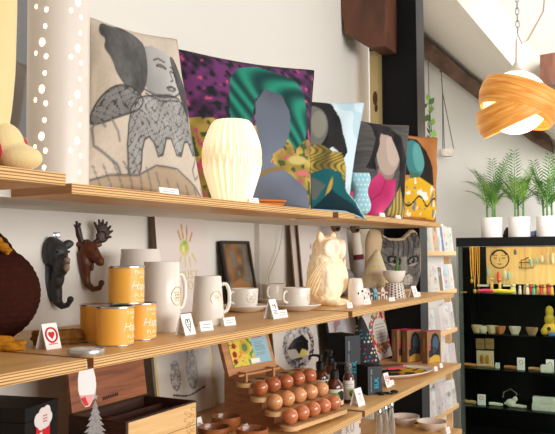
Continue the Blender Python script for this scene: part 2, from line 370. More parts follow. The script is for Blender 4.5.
def tentcard(px, py, z, w, h, label, rz=-45, mark='heart', ink=(60, 58, 58)):
    p = P(px, py, z=z); p.z = z; rz = rz + 42
    t = thing('tent_card', label, 'folded card', p, R(rz), 'folded white tent cards')
    a = .36; H = h * math.cos(math.asin(min(.9, a * .5)))
    mb = MB(); d = h * .32; th = .0012
    mb.prism([(d, 0), (0, h), (-th, h), (d - th * 1.5, 0)], -w / 2, w / 2, 'y'); mb.prism([(-d, 0), (0, h), (th, h), (-d + th * 1.5, 0)], -w / 2, w / 2, 'y')
    mb.build('folded_card', CARD, t, smooth=False)
    im = mat('ink_%d_%d_%d' % ink, ink, .6); mb = MB(); mb.at((d * .5 + .0006, 0, h * .5), (0, -math.atan2(d, h), 0))
    if mark == 'heart':
        pts = [Vector((0, .0155 * w * 20 * math.sin(k) ** 3 * .045 * 16, h * .022 * (13 * math.cos(k) - 5 * math.cos(2 * k) - 2 * math.cos(3 * k) - math.cos(4 * k)))) for k in [2 * PI * i / 24 for i in range(25)]]
        mb.tube(pts, w * .018, 5)
        for z_ in (.1, -.02, -.12): mb.box((-.0003, -w * .11, h * (z_ + .011)), (.0005, w * .11, h * (z_ - .011)))
    elif mark == 'redheart':
        mb.tube([(0, w * .36 * math.cos(k), h * .05 + w * .36 * math.sin(k)) for k in [2 * PI * i / 24 for i in range(25)]], w * .05, 5)
        o = [(w * .2 * math.sin(k) ** 3, h * .05 + w * .0135 * (13 * math.cos(k) - 5 * math.cos(2 * k) - 2 * math.cos(3 * k) - math.cos(4 * k))) for k in [2 * PI * i / 24 for i in range(24)]]
        mb.prism(o, -.0003, .0006, 'x')
        for k in range(-2, 3): mb.box((-.0003, k * w * .12 - w * .03, -h * .34), (.0005, k * w * .12 + w * .03, -h * .29))
    elif mark == 'circle':
        mb.tube([(0, w * .3 * math.cos(k), h * .08 + w * .3 * math.sin(k)) for k in [2 * PI * i / 24 for i in range(25)]], w * .045, 5)
        mb.tube([(0, -w * .15, h * .08), (0, 0, h * .16), (0, w * .15, h * .08)], w * .04, 5)
        for k in range(3): mb.box((-.0003, -w * .25, -h * (.22 + k * .06)), (.0005, w * .25, -h * (.2 + k * .06)))
    else:
        mb.tube([(0, -w * .22, h * .15), (0, -w * .1, h * .25), (0, 0, h * .12), (0, w * .14, h * .24), (0, w * .24, h * .1), (0, 0, -h * .02)], w * .018, 5)
        for k in range(3): mb.box((-.0003, -w * .25, -h * (.1 + k * .08)), (.0005, w * (.25 - .1 * (k % 2)), -h * (.075 + k * .08)))
    mb.build('print', im, t); return t

# ================================================================== TOP SHELF
# cream toy, bauble, mirror
t = thing('soft_toy', 'cream fabric soft toy with a red patch at the left edge of the top shelf', 'soft toy', (.20, .84, T), R(-40))
CREAM = mat('cream_cotton', (232, 208, 152), .95, var=.05, vscale=18, bump=.5, bscale=260, sheen=.3)
mb = MB()
mb.at((0, -.042, 0), (.02, 0, 0), (.85, 1, 1)).lathe([(0, .01), (.03, .012), (.048, .05), (.055, .1), (.060, .16), (.063, .26), (.066, .36), (.064, .46), (.05, .52), (0, .54)], 40, rfn=lambda a, z: 1 + .02 * math.sin(3 * a + z * 11) + .012 * math.sin(7 * a - z * 17)); mb.at()
blob(mb, 'body', CREAM, t, .006, 4)
mb = MB(); mb.ell((.02, .02, .022), (.035, .038, .022)).ell((.01, -.005, .045), (.035, .035, .035)); blob(mb, 'foot', CREAM, t, .004, 5)
mb = MB(); mb.ell((.05, -.035, .028), (.02, .03, .027)); mb.build('red_patch', mat('red_felt', (176, 22, 36), .95, bump=.4), t)
p = P(18, 149, y=.875)
t = thing('bauble', 'small shiny red bauble tucked between cream soft toy and perforated lamp', 'ornament', (p.x, p.y, T)); t.scale = (.85, .85, .78)
MB().lathe([(0, 0), (.012, .002), (.016, .02), (.014, .042), (.010, .046)]).build('stand', mat('brown_cup', (90, 50, 36), .6), t)
MB().ell((0, 0, .0645), .019).build('ball', mat('red_gloss', (196, 52, 34), .12, metal=.5), t)
a = P(14, 60, x=-.22); b_ = P(34, 60, x=-.22)
t = thing('wall_mirror', 'narrow wood framed mirror on the wall seen left of the perforated lamp', 'mirror', (XW, a.y, T + .002))
wd = b_.y - a.y + .05
MB().box((.001, .012, .0), (.02, wd, .75)).build('glass', mat('mirror_glass', (190, 188, 186), .06, metal=.9), t, smooth=False)
MB().box((0, -.008, 0), (.024, .012, .75)).box((0, wd, 0), (.024, wd + .02, .75)).build('frame', wood('mirror_frame', (120, 84, 56), (160, 120, 84)), t, smooth=False)

# perforated cylinder lamp
t = thing('table_lamp', 'tall white cylinder lamp pierced with round glowing holes', 'lamp', (.06, 1.095, T))
ro, H = .0605, .60
mb = MB(); mb.lathe([(ro - .004, .0), (ro, .0), (ro, H), (ro - .004, H), (ro - .004, 0)], 96)
bm = mb.bm; bmesh.ops.remove_doubles(bm, verts=bm.verts, dist=1e-5)
shade = mb.build('pierced_shade', mat('white_porcelain_shade', (222, 212, 202), .35, var=.01, bump=.03), t, angle=60)
cut = MB(); cut_spec = []
for colm, ang_ in enumerate((-76, -8, 64, 136, 210)):
    for k in range(-1, 8):
        a0 = R(ang_); z0 = .095 + k * .0915 - (.006 if colm == 1 else 0)
        for da, dz, r in ((0, 0, .0066), (.10, .031, .0041), (-.25, -.020, .0041), (.14, -.028, .0043)): cut_spec.append((a0 + da, z0 + dz, r))
for a, z0, r in cut_spec:
    if .012 < z0 < H - .012: cut.at((ro * math.cos(a), ro * math.sin(a), z0), (0, PI / 2, a)).prism([(r * 1.25 * math.cos(q), r * math.sin(q)) for q in [2 * PI * i / 14 for i in range(14)]], -.012, .012, 'z')
bmesh.ops.recalc_face_normals(cut.bm, faces=cut.bm.faces)
co = cut.build('cut', CARD); co.parent = t
bo = shade.modifiers.new('b', 'BOOLEAN'); bo.operation = 'DIFFERENCE'; bo.object = co; bo.solver = 'EXACT'; bo.use_self = True
evaluated(shade); bpy.data.objects.remove(co)
shade.data.set_sharp_from_angle(angle=R(50))
MB().lathe([(0, .01), (.02, .01), (.05, .014), (.052, .05), (.052, H - .03), (.02, H - .02), (0, H - .02)], 32).build('bulb', mat('lamp_glow', (255, 240, 214), .5, emit=(255, 226, 176), estr=5), t)

# pleated lamp
p = (.085, 1.705, T)
t = thing('table_lamp', 'glowing white pleated vase shaped lamp in front of green turban coloured cushion', 'lamp', p)
NP = 26
PLP = [(0, .046), (.04, .058), (.08, .070), (.11, .0782), (.128, .080), (.145, .0775), (.18, .0665), (.205, .057), (.218, .050), (.226, .042)]
def pl_r(z):
    for i in range(len(PLP) - 1):
        if z <= PLP[i + 1][0]: k = (z - PLP[i][0]) / (PLP[i + 1][0] - PLP[i][0]); return PLP[i][1] * (1 - k) + PLP[i + 1][1] * k
    return PLP[-1][1]
def pl_r_old(z):
    if z < .125: return .046 + (.080 - .046) * math.sin(PI / 2 * (z / .125)) ** 1.15
    return .080 - (.080 - .046) * (1 - math.cos(PI / 2 * (z - .125) / .1)) ** .95
prof = [(pl_r(z), z) for z in [.225 * i / 30 for i in range(31)]]
def pleat(a, z):
    w = max(0, min(1, (z - .085) / .08)); s1 = abs(((a * NP / (2 * PI)) % 1) - .5) * 2; s2 = abs(((a * NP / (2 * PI) + .5) % 1) - .5) * 2
    return 1 + .15 * ((s1 * (1 - w) + s2 * w) - .5) * (1.0 - .25 * math.exp(-((z - .125) / .02) ** 2))
mb = MB(); mb.lathe(prof + [(.03, .2275), (0, .228)], NP * 8, rfn=pleat)
mb.build('pleated_shade', mat('glowing_pleated_paper', (255, 244, 222), .7, emit=(255, 232, 186), estr=.5), t, angle=12)
MB().lathe([(0, 0), (.044, 0), (.044, .004), (0, .004)]).build('base', CARD, t)
mb = MB()
for k in range(NP):
    for h_, z0_, z1_ in ((0, .003, .150), (.5, .100, .225)):
        a = (k + .5 + h_) * 2 * PI / NP; q = []
        for i in range(13): z = z0_ + (z1_ - z0_) * i / 12; q.append((pl_r(z) * pleat(a, z) * math.cos(a) * 1.002, pl_r(z) * pleat(a, z) * math.sin(a) * 1.002, z))
        mb.tube(q, .0009, 4)
mb.build('fold_edges', mat('warm_paper_fold', (240, 200, 130), .7, emit=(255, 196, 104), estr=.42), t)
mb = MB(); q0 = P(268, 216, x=-.03)
mb.tube([(0, 1.70, T + .004), (-.03, 1.75, T + .003), (XW + .03, 1.95, T + .003), (XW + .028, 2.33, T + .003)], .002, 6)
mb.tube([(XW + .028, 2.62, T - .024), (XW + .02, 2.60, T - .12), (XW + .012, 2.53, T - .22), (XW + .012, 2.52, M + .003)], .0022, 6)
tag(mb.build('lamp_cable', mat('grey_white_cable', (222, 214, 204), .5)), 'thin pale lamp cable hanging on the wall above the white cups', 'cable')
p = P(278, 200, z=T)
t = thing('wooden_dish', 'flat orange brown wooden dish beside the pleated lamp', 'dish', (.112, 1.845, T), R(-35))
MB().at(sc=(.75, 1.55, 1)).lathe([(0, 0), (.03, 0), (.037, .008), (.04, .017), (.037, .017), (.03, .008), (0, .005)], 40).build('dish', wood('orange_wood', (188, 98, 30), (226, 140, 56), (6, 6, 60), .35, coat=.3), t)
MB().at(sc=(.75, 1.55, 1)).lathe([(.0375, .0085), (.0395, .0125), (.0388, .0128)], 40).build('dark_stripe', mat('dark_stripe', (140, 70, 24), .4), t)

# ---------------------------------------------------------------- cushions
def cushion(label, bl, br, tr, tl, th, bg, shapes, back, n=90, pinch=.05, droop=None):
    c = (bl + br + tr + tl) / 4; base = Vector(((bl.x + br.x) / 2, (bl.y + br.y) / 2, min(bl.z, br.z)))
    t = thing('cushion', label, 'cushion', base, 0, 'printed cushions on the top shelf')
    nr = ((br - bl).cross(tl - bl) + (tr - tl).cross(tr - br)).normalized()
    def S(u, v, k):
        uu = .5 + (u - .5) * (1 - pinch * math.sin(PI * v) * 1.0); vv = .5 + (v - .5) * (1 - pinch * math.sin(PI * u))
        q = bl * (1 - uu) * (1 - vv) + br * uu * (1 - vv) + tr * uu * vv + tl * (1 - uu) * vv
        e = max(0, (1 - abs(2 * u - 1) ** 2.6)) * max(0, (1 - abs(2 * v - 1) ** 2.6))
        wr = (vnoise(u * 5, v * 5, 3) - .5) * .016 * min(1, e * 4)
        q = q + nr * (k * th * e ** .5 + wr * k)
        if droop: q = q + droop(u, v)
        return q - base
    vs, uv, fs = [], [], []
    fr = sheet('printed_front', 1, 1, bg, shapes, CLOTH, t, nu=n, nv=n, fn=lambda u, v: S(u, v, 1))
    for j in range(25):
        for i in range(25): vs.append(S(i / 24, j / 24, -.8))
    for j in range(24):
        for i in range(24): a = j * 25 + i; fs.append((a, a + 25, a + 26, a + 1))
    me = bpy.data.meshes.new('back'); me.from_pydata(vs, [], fs); link('back', me, back, t)
    edge = [S(u, 0, 0) for u in [i / 20 for i in range(21)]] + [S(1, v, 0) for v in [i / 20 for i in range(1, 21)]] + [S(1 - u, 1, 0) for u in [i / 20 for i in range(1, 21)]] + [S(0, 1 - v, 0) for v in [i / 20 for i in range(1, 21)]]
    MB().tube(edge, .0035, 6).build('seam', back, t)
    return t
zc = T + .002
GR = lambda g: (g, g * .985, g * .97)
# grey figure cushion
def bg1(u, v):
    n = vnoise(u * 90, v * 90, 1) * 10 + vnoise(u * 5, v * 5, 2) * 8
    return (196 + n, 182 + n, 166 + n)
def smooth_poly(p, n=4):
    for _ in range(n - 1):
        q = []
        for i in range(len(p)):
            a, b = p[i], p[(i + 1) % len(p)]; q += [(a[0] * .75 + b[0] * .25, a[1] * .75 + b[1] * .25), (a[0] * .25 + b[0] * .75, a[1] * .25 + b[1] * .75)]
        p = q
    return p
HAIR = smooth_poly([(.10, .985), (.20, .95), (.30, .985), (.44, .93), (.54, .86), (.50, .64), (.42, .53), (.32, .55), (.20, .64), (.16, .74), (.09, .80), (.12, .86), (.06, .90)], 3)
HAIRR = smooth_poly([(.78, .86), (.88, .80), (.97, .62), (.95, .40), (.88, .40), (.85, .55), (.80, .66)], 3)
FACE = smooth_poly([(.40, .64), (.44, .82), (.54, .89), (.70, .88), (.84, .80), (.88, .68), (.82, .57), (.72, .52), (.58, .53)], 3)
WINGL = smooth_poly([(.0, .36), (.04, .48), (.16, .575), (.34, .585), (.46, .52), (.40, .44), (.24, .40), (.10, .36)], 3)
BODY = smooth_poly([(.34, .50), (.52, .55), (.78, .57), (.90, .50), (.97, .36), (.95, .20), (.86, .34), (.78, .17), (.66, .34), (.58, .14), (.50, .30), (.42, .26), (.42, .05), (.33, .05), (.29, .30)], 2)
def tone(poly, c0, c1, f=14, k=1):
    return ('f', lambda u, v: (1, mixc(c0, c1, vnoise(u * f, v * f, k) * .7 + vnoise(u * f * 4, v * f * 4, k + 1) * .3)) if inpoly(u, v, poly) else None)
def lace(u, v):
    if inpoly(u, v, BODY) and abs(math.sin(u * 46 + 4 * math.sin(v * 30)) * math.sin(v * 42 + 3 * math.sin(u * 26))) < .10: return (.75, GR(70))
    if inpoly(u, v, WINGL) and abs(math.sin(u * 34 + 3.4 * math.sin(v * 30)) * math.sin(v * 30 + 2 * math.sin(u * 28))) < .10: return (.8, GR(56))
def facef(u, v):
    if inpoly(u, v, FACE): return (1, mixc(GR(138), GR(196), (u - .42) * 1.9 + .25 * vnoise(u * 8, v * 8, 2) - .6 * max(0, .62 - v)))
def folds(u, v):
    if v < .10 + .05 * math.sin(u * 5 + .4) and abs(math.sin(u * 40 + v * 30)) < .25: return (.7, GR(110))
sh1 = [('f', facef), tone(HAIR, GR(66), GR(112), 10, 5), tone(HAIRR, GR(62), GR(104), 10, 8),
 tone(WINGL, GR(96), GR(146), 9, 3), tone(BODY, GR(128), GR(188), 8, 6), ('p', smooth_poly([(.44, .27), (.50, .29), (.56, .14), (.56, .06), (.44, .06)], 2), (200, 188, 174)), ('f', lace),
 ('l', HAIR + HAIR[:1], .003, GR(70)), ('l', BODY + BODY[:1], .005, GR(66)), ('l', WINGL + WINGL[:1], .005, GR(62)),
 ('l', smooth_poly([(.62, .755), (.66, .77), (.70, .76), (.73, .735), (.70, .745), (.66, .755)], 2), .004, GR(54)), ('l', [(.77, .725), (.80, .72), (.83, .69)], .006, GR(54)), ('l', [(.61, .795), (.66, .81), (.72, .785)], .005, GR(70)), ('l', [(.77, .755), (.81, .745)], .005, GR(70)),
 ('l', [(.755, .72), (.775, .665), (.75, .655)], .005, GR(90)), ('l', [(.70, .61), (.74, .62), (.79, .61)], .007, GR(72)), ('l', [(.71, .598), (.755, .592), (.78, .60)], .006, GR(100)),
 ('l', [(.46, .58), (.60, .545), (.76, .555), (.86, .60)], .005, GR(70)), ('l', [(.47, .555), (.62, .52), (.80, .535)], .004, GR(76)),
 ('l', [(.03, .34), (.05, .24), (.14, .19), (.24, .13), (.30, .04)], .007, GR(116)), ('l', [(.16, .38), (.22, .31), (.24, .26)], .006, GR(126)), ('l', [(.03, .34), (.07, .38), (.12, .34)], .006, GR(126)),
 ('p', smooth_poly([(.0, .0), (.0, .05), (.2, .08), (.4, .07), (.55, .13), (.75, .13), (.92, .05), (1, .0)], 2), (178, 158, 134)), ('f', folds), ('l', [(.0, .05), (.2, .08), (.4, .07), (.55, .13), (.75, .13), (.92, .05), (1, .0)], .005, GR(96)),
 ('l', [(.94, .36), (.97, .24), (.90, .14), (.92, .09), (.96, .12)], .005, GR(116))]
LINEN = mat('grey_linen', (186, 172, 156), .95, bump=.5, bscale=700)
cushion('beige cushion printed with a grey drawing of a figure, leftmost of the tall cushions', Vector((-.012, P(79, 184, x=-.012).y, zc)), Vector((.105, 1.535, zc)),
        P(176, 40, x=.01), P(89, 18, x=-.085), .05, bg1, sh1, LINEN, 130)
# big colourful cushion: plain blocks of the same colours
def bg2(u, v):
    n = vnoise(u * 13 + 3 * v, v * 17, 1); n2 = vnoise(u * 34 + 9 * v, v * 30, 2)
    if v > .55 - .1 * u: c = mixc((36, 30, 40), (110, 54, 106), n * n2 * 2.3) if n2 > .28 else (30, 34, 38)
    else: c = mixc((120, 104, 44), (206, 176, 92), n) if n2 > .3 else (70, 84, 44)
    if n2 > .84: c = (190, 80, 112)
    return c
def silk(u, v):
    if inpoly(u, v, [(.30, .60), (.31, .82), (.38, .92), (.52, .955), (.68, .92), (.80, .90), (.90, .78), (.93, .60), (.92, .46), (.82, .36), (.74, .44), (.76, .62), (.70, .74), (.58, .78), (.50, .70), (.46, .5), (.34, .46)]):
        s = math.sin((u * 30 + 8 * math.sin(v * 7 + u * 4))); return (1, mixc((18, 62, 60), (40, 148, 120), .45 + .45 * s))
def skin2(u, v):
    if inpoly(u, v, [(.44, .0), (.42, .22), (.50, .30), (.52, .42), (.49, .55), (.50, .68), (.58, .79), (.70, .75), (.76, .62), (.77, .50), (.73, .38), (.64, .32), (.62, .26), (.80, .20), (.93, .12), (.985, .0)]):
        return (1, mixc((66, 62, 68), (112, 122, 140), .2 + .9 * vnoise(u * 3 + 1, v * 3.4, 7) * (1 if v > .3 else 1.2)))
sh2 = [('e', .85, .3, .09, .03, .1, (200, 180, 110)), ('e', .9, .22, .06, .02, .1, (206, 110, 110)),
       ('f', silk), ('f', skin2), 
       ('l', [(.5, .14), (.6, .2), (.72, .23)], .012, (140, 110, 60))]
BLACKC = mat('black_cloth', (28, 26, 28), .95, bump=.4, bscale=600)
cushion('largest cushion with purple, green and grey blue colour fields behind the pleated lamp', Vector((-.12, 1.72, zc)), Vector((.125, 2.105, zc)),
        P(313.5, 71, x=.075), P(178, 50, x=-.17), .055, bg2, sh2, BLACKC, 130)
# pale blue cushion
def hair3(u, v):
    if inpoly(u, v, [(.0, 1), (.0, .55), (.3, .5), (.5, .42), (.62, .50), (.80, .40), (.84, .46), (.74, .62), (.68, .80), (.56, .95), (.4, 1.0)]): return (1, mixc((22, 20, 24), (48, 44, 46), vnoise(u * 12, v * 5, 1)))
def gold3(u, v):
    if inpoly(u, v, [(.1, .42), (.3, .50), (.46, .52), (.62, .46), (.76, .44), (.86, .32), (.9, .16), (.8, .02), (.3, .02), (.1, .1)]):
        s = abs(math.sin(u * 34 + 5 * math.sin(v * 24))); return (1, mixc((74, 66, 34), (190, 164, 76), s * vnoise(u * 9, v * 9, 4) * 1.7))
sh3 = [('f', lambda u, v: (.6, (226, 238, 244)) if vnoise(u * 4, v * 4, 8) > .5 else None), ('f', hair3), ('e', .34, .69, .20, .22, .1, (112, 112, 104)), ('e', .42, .72, .10, .14, .1, (138, 136, 124)), ('p', [(.22, .5), (.46, .52), (.44, .42), (.24, .42)], (84, 84, 78)),
       ('f', gold3), ('p', [(.1, .26), (.4, .26), (.56, .30), (.8, .28), (.96, .1), (1, .0), (.3, .0), (.1, .05)], (22, 92, 96)), ('p', [(.16, .16), (.42, .22), (.6, .16), (.52, .06), (.3, .04)], (92, 100, 96)), ('e', .66, .14, .03, .09, -.2, (186, 150, 70)), ('p', [(.7, .14), (.95, .04), (1, -.01), (.5, 0), (.6, .06)], (18, 48, 58))]
def droop3(u, v):
    k = max(0, (u - .72) / .28) * max(0, (.14 - v) / .14); return Vector((.055 * k, .03 * k, -.022 * max(0, k - .45) / .55))
cushion('pale blue cushion with black, gold and teal colour fields, third of the tall ones', Vector((-.04, 2.16, zc)), Vector((.135, 2.36, zc)),
        P(364, 103, x=.075), P(280, 99, x=-.12), .05, (186, 214, 226), sh3, mat('pale_blue_cloth', (176, 206, 220), .95, bump=.3), 100, droop=droop3)
def hair4(u, v):
    if inpoly(u, v, [(.30, .92), (.24, .98), (.4, 1.0), (.62, .94), (.80, .84), (.92, .60), (.97, .3), (.9, .0), (.78, .02), (.8, .3), (.78, .56), (.64, .84), (.44, .86), (.42, .70), (.36, .55), (.40, .44), (.22, .46), (.3, .6), (.36, .78)]): return (1, mixc((24, 22, 26), (52, 46, 48), vnoise(u * 14, v * 6, 2)))
sh4 = [('f', lambda u, v: (.8, mixc((66, 64, 62), (98, 94, 92), vnoise(u * 3, v * 60, 3)))), ('e', .56, .42, .14, .09, 0, (152, 126, 118)), ('e', .58, .64, .20, .25, .12, (182, 160, 148)), ('e', .66, .68, .11, .19, .12, (198, 178, 166)), ('f', hair4), 
       ('f', lambda u, v: (1, mixc((176, 40, 96), (238, 96, 150), vnoise(u * 5, v * 5, 1))) if inpoly(u, v, [(.0, .02), (.0, .2), (.3, .32), (.46, .42), (.56, .34), (.74, .36), (.76, .2), (.6, 0)]) else None),
       ('l', [(.56, .34), (.5, .2), (.3, .1)], .01, (160, 30, 86)), ('f', lambda u, v: (1, mixc((96, 80, 40), (196, 172, 96), abs(math.sin(u * 50 + v * 8)))) if inpoly(u, v, [(.66, .0), (.78, .2), (.84, .3), (.98, .06), (.98, 0)]) else None)]
cushion('dark grey cushion with a bright pink lower half behind the blue polka dot toy', Vector((-.02, 2.66, zc)), Vector((.135, 2.94, zc)),
        P(408.5, 126, x=.1), P(349, 119, x=-.06), .045, (84, 82, 80), sh4, mat('grey_cloth', (96, 92, 90), .95, bump=.4), 90)
def bl5(u, v):
    if inpoly(u, v, [(.05, .03), (.05, .36), (.3, .46), (.5, .48), (.62, .44), (.86, .36), (.97, .14), (.94, .02)]):
        q = vnoise(u * 17, v * 17, 5); c = (228, 178, 34)
        if q > .74: c = (240, 236, 220)
        elif q < .18: c = (120, 130, 140)
        if abs(math.sin(u * 16) * .05 + .2 - v) < .012: c = (60, 44, 20)
        return (1, c)
sh5 = [('p', [(.0, .96), (.5, .95), (.68, .82), (.78, .6), (.82, .4), (.6, .36), (.4, .5), (0, .5)], (38, 28, 26)), ('e', .42, .70, .20, .23, .1, (60, 128, 130)), ('e', .50, .72, .12, .18, .1, (92, 160, 158)), ('p', [(.3, .54), (.5, .52), (.5, .42), (.3, .42)], (70, 110, 90)), ('f', bl5)]
cushion('orange brown cushion with a yellow flowered lower half, farthest of the tall cushions', Vector((.02, 3.10, zc)), Vector((.135, 3.375, zc)),
        P(437, 138, x=.105), P(385, 131, x=-.02), .04, lambda u, v: mixc((168, 104, 52), (196, 134, 76), vnoise(u * 4, v * 4, 2)), sh5, mat('brown_cloth', (150, 96, 56), .95, bump=.4), 90)
# blue polka dot toy
t = thing('soft_toy', 'pale blue polka dot fabric toy between the pale blue and the pink cushions', 'soft toy', (.135, 2.50, T), R(-52))
def wav(v): return .036 * (.88 + .16 * math.sin(v * 2 * PI * 1.55 - .5)) * (1 - .25 * max(0, (.08 - v) / .08))
def bt(s):
    def fn(u, v):
        a = (u - .5) * 2; e = max(0, 1 - abs(a) ** 2.4) ** .5 * max(0, 1 - abs(2 * v - 1) ** 6) ** .5; return (s * .022 * e, a * wav(v) - .006, .004 + v * .150)
    return fn
dots = [('e', .12 + .22 * i + (.11 if j % 2 else 0), .1 + .12 * j, .045, .02, 0, (244, 246, 240)) for i in range(5) for j in range(8)]
sheet('front', 1, 1, (158, 208, 222), dots, CLOTH, t, nu=50, nv=70, fn=bt(1))
sheet('back', 1, 1, (150, 200, 216), [], CLOTH, t, nu=16, nv=24, fn=bt(-1))
MB().box((-.012, -.047, .03), (.002, -.042, .085), .001).build('trim', mat('crimson_trim', (188, 20, 60), .7), t)
pricecard(170, 190.3, T, .05, .014, 'price card lying at the foot of the beige figure cushion', -20)
pricecard(254.5, 202.5, T, .036, .015, 'price card between pleated lamp and orange wooden dish', -20)
pricecard(383, 214.4, T, .03, .016, 'price card in front of the pink cushion, nearer of two', -40)
pricecard(399, 216.4, T, .03, .014, 'price card in front of the pink cushion, farther of two', -40)
# ================================================================== SECOND SHELF
def away(px, py, z, r):
    """centre of a round base whose near rim is seen at the photo point"""
    p = P(px, py, z=z); d = Vector((p.x - CAM.x, p.y - CAM.y, 0)).normalized(); q = p + d * r; q.z = z; return q
# brown knitted toy
KNIT = mat('brown_knit', (58, 29, 22), 1, var=.35, vscale=90, bump=1, bscale=170, spec=.05)
MUST = mat('mustard_knit', (178, 118, 34), 1, var=.35, vscale=110, bump=1, bscale=190, spec=.05)
t = thing('knitted_toy', 'large dark brown knitted toy with mustard limbs, cut by the left edge', 'soft toy', (-.135, 1.085, M), R(-45))
KN = (0, 0, 0)
mb = MB(); mb.ell((0, 0, .105), (.10, .112, .105), 32, 24).ell((0, -.022, .165), (.08, .085, .085), 32, 24).ell((0, -.045, .215), (.06, .062, .06), 32, 24); blob(mb, 'body', KNIT, t, .004, 8, lump=.0011)
mb = MB(); mb.tube([(.052, -.02, .246), (.064, .015, .226), (.07, .045, .198)], [.009, .011, .009], 12).ell((.052, -.02, .246), .009).ell((.07, .047, .196), .0095); blob(mb, 'arm', MUST, t, .0025, 3, lump=.003)
for pts in ([(.10, -.03, .018), (.118, .02, .017), (.120, .055, .013), (.122, .085, .008)], ):
    mb = MB(); mb.tube(pts, [.018, .017, .014, .008], 12); mb.ell(pts[0], .020); mb.ell((.118, .04, .012), (.016, .025, .012)); mb.ell((.124, .06, .008), (.016, .022, .008)); blob(mb, 'foot', MUST, t, .0025, 2, lump=.004)
mb = MB(); pts = [(.066, .11, .017), (.058, .145, .017), (.048, .178, .017)]; mb.tube(pts, [.014, .016, .013], 12); mb.ell(pts[2], (.018, .022, .016)); mb.ell(pts[0], .016); blob(mb, 'foot', mat('brown_mustard_knit', (128, 84, 30), 1, var=.4, vscale=110, bump=1, bscale=190), t, .0025, 2, lump=.004)
tentcard(48.5, 348.5, M, .04, .05, 'folded card with a red ringed heart by the knitted foot', -42, 'redheart', (206, 30, 36))
# bear hook
BEAR = mat('black_cast_bear', (48, 47, 49), .42, var=.25, vscale=60, bump=.5, bscale=300)
p = P(53, 296, x=XW); bz = p.z
t = thing('wall_hook', 'black cast bear head coat hook on the wall beside the knitted toy', 'wall hook', (XW, p.y + .006, bz), R(-28)); t.scale = (.8, .8, .8)
mb = MB()
mb.prism([(-.034, .03), (-.046, .08), (-.056, .12), (-.054, .165), (-.03, .185), (.0, .188), (.026, .17), (.034, .14), (.03, .10), (.018, .03), (.01, -.015), (-.018, -.018), (-.026, 0)], .002, .02, 'x')
mb.ell((.03, -.004, .135), (.036, .036, .043)); mb.ell((.062, .006, .108), (.026, .022, .026)); mb.ell((.045, .004, .09), (.03, .024, .03)); mb.ell((.03, -.03, .14), (.022, .02, .04)); mb.ell((.03, 0, .062), (.022, .022, .04)); mb.ell((.03, -.02, .16), (.02, .018, .026))
mb.ell((.02, .034, .165), (.009, .02, .015), rot=(.5, 0, 0)).ell((.03, -.022, .178), (.009, .014, .013)).ell((.012, .046, .168), (.008, .012, .011))
mb.tube([(.018, -.004, .05), (.02, .0, .0), (.022, .004, -.02), (.034, .014, -.032), (.05, .026, -.028), (.056, .032, -.014)], [.022, .018, .015, .011, .009, .009], 12).ell((.057, .033, -.01), .011)
blob(mb, 'bear_head', BEAR, t, .0026, 2)
mb = MB(); mb.ell((.088, .012, .116), (.009, .010, .009)).ell((.082, .012, .092), (.010, .010, .014)); mb.build('muzzle', mat('tan_muzzle', (150, 124, 104), .5, var=.1), t)
mb = MB(); mb.ell((.064, -.012, .142), .004).ell((.06, .026, .142), .004); mb.build('eye', mat('dark_eye', (12, 10, 10), .2), t)
MB().box((.0005, -.012, .188), (.004, .014, .205), .001).tube([(.004, .001, .19), (.006, .001, .198)], .003, 6).build('hanger', CHROME, t)
# moose hook
MOOSE = mat('brown_cast_moose', (92, 46, 24), .38, var=.4, vscale=35, bump=.4, bscale=300); MOOSED = mat('dark_antler', (52, 26, 20), .45, var=.3, vscale=60, bump=.3)
p = P(86, 283, x=XW); mz = p.z
t = thing('wall_hook', 'brown moose head coat hook with antlers on the wall above the yellow tins', 'wall hook', (XW, p.y, mz), R(-28)); t.scale = (.93, .93, .93)
mb = MB(); mb.prism([(-.028, .065), (-.032, .09), (-.026, .12), (.0, .128), (.018, .115), (.012, .06), (.004, .01), (-.012, .012)], .002, .016, 'x')
mb.tube([(.014, -.006, .10), (.028, .002, .094), (.042, .012, .080), (.050, .019, .068)], [.027, .025, .018, .014], 14).ell((.053, .021, .064), (.015, .014, .014)).ell((.057, .023, .058), (.010, .011, .009))
mb.tube([(.016, -.012, .09), (.02, -.01, .055), (.016, -.006, .02), (.018, -.002, -.004), (.028, .012, -.018), (.042, .026, -.014), (.046, .03, -.002)], [.024, .019, .013, .011, .009, .008, .007], 12).ell((.046, .03, .001), .009)
mb.ell((.018, -.026, .112), (.008, .012, .009)).ell((.03, .026, .112), (.008, .012, .008))
mb.ell((.034, .006, .05), (.006, .006, .016))
blob(mb, 'moose_head', MOOSE, t, .0024, 2)
def antler(side):
    mb = MB()
    if side < 0:
        mb.tube([(.016, -.014, .112), (.014, -.022, .126), (.015, -.028, .142), (.018, -.034, .164)], [.008, .009, .011, .009], 8); mb.ell((.016, -.03, .148), (.006, .011, .020))
        for dy, dz in ((-.048, .170), (-.036, .180), (-.024, .174)): mb.tube([(.018, -.033, .158), (.022, dy, dz)], [.006, .0035], 6)
    else:
        mb.tube([(.022, .010, .112), (.024, .022, .122), (.024, .03, .126)], [.007, .007, .007], 8); mb.ell((.024, .04, .136), (.005, .020, .020), rot=(-.7, 0, 0))
        for k, (dy, dz) in enumerate(((.014, .178), (.028, .186), (.041, .186), (.054, .180), (.066, .168), (.072, .153), (.068, .134))): mb.tube([(.024, .04 + (dy - .04) * .3, .136 + (dz - .136) * .3), (.026, dy, dz)], [.0075, .0032], 6)
    return mb
blob(antler(-1), 'antler', MOOSED, t, .0018, 1); blob(antler(1), 'antler', MOOSED, t, .0018, 1)
MB().ell((.05, .012, .098), .0035).build('eye', mat('dark_eye', (12, 10, 10), .2), t)
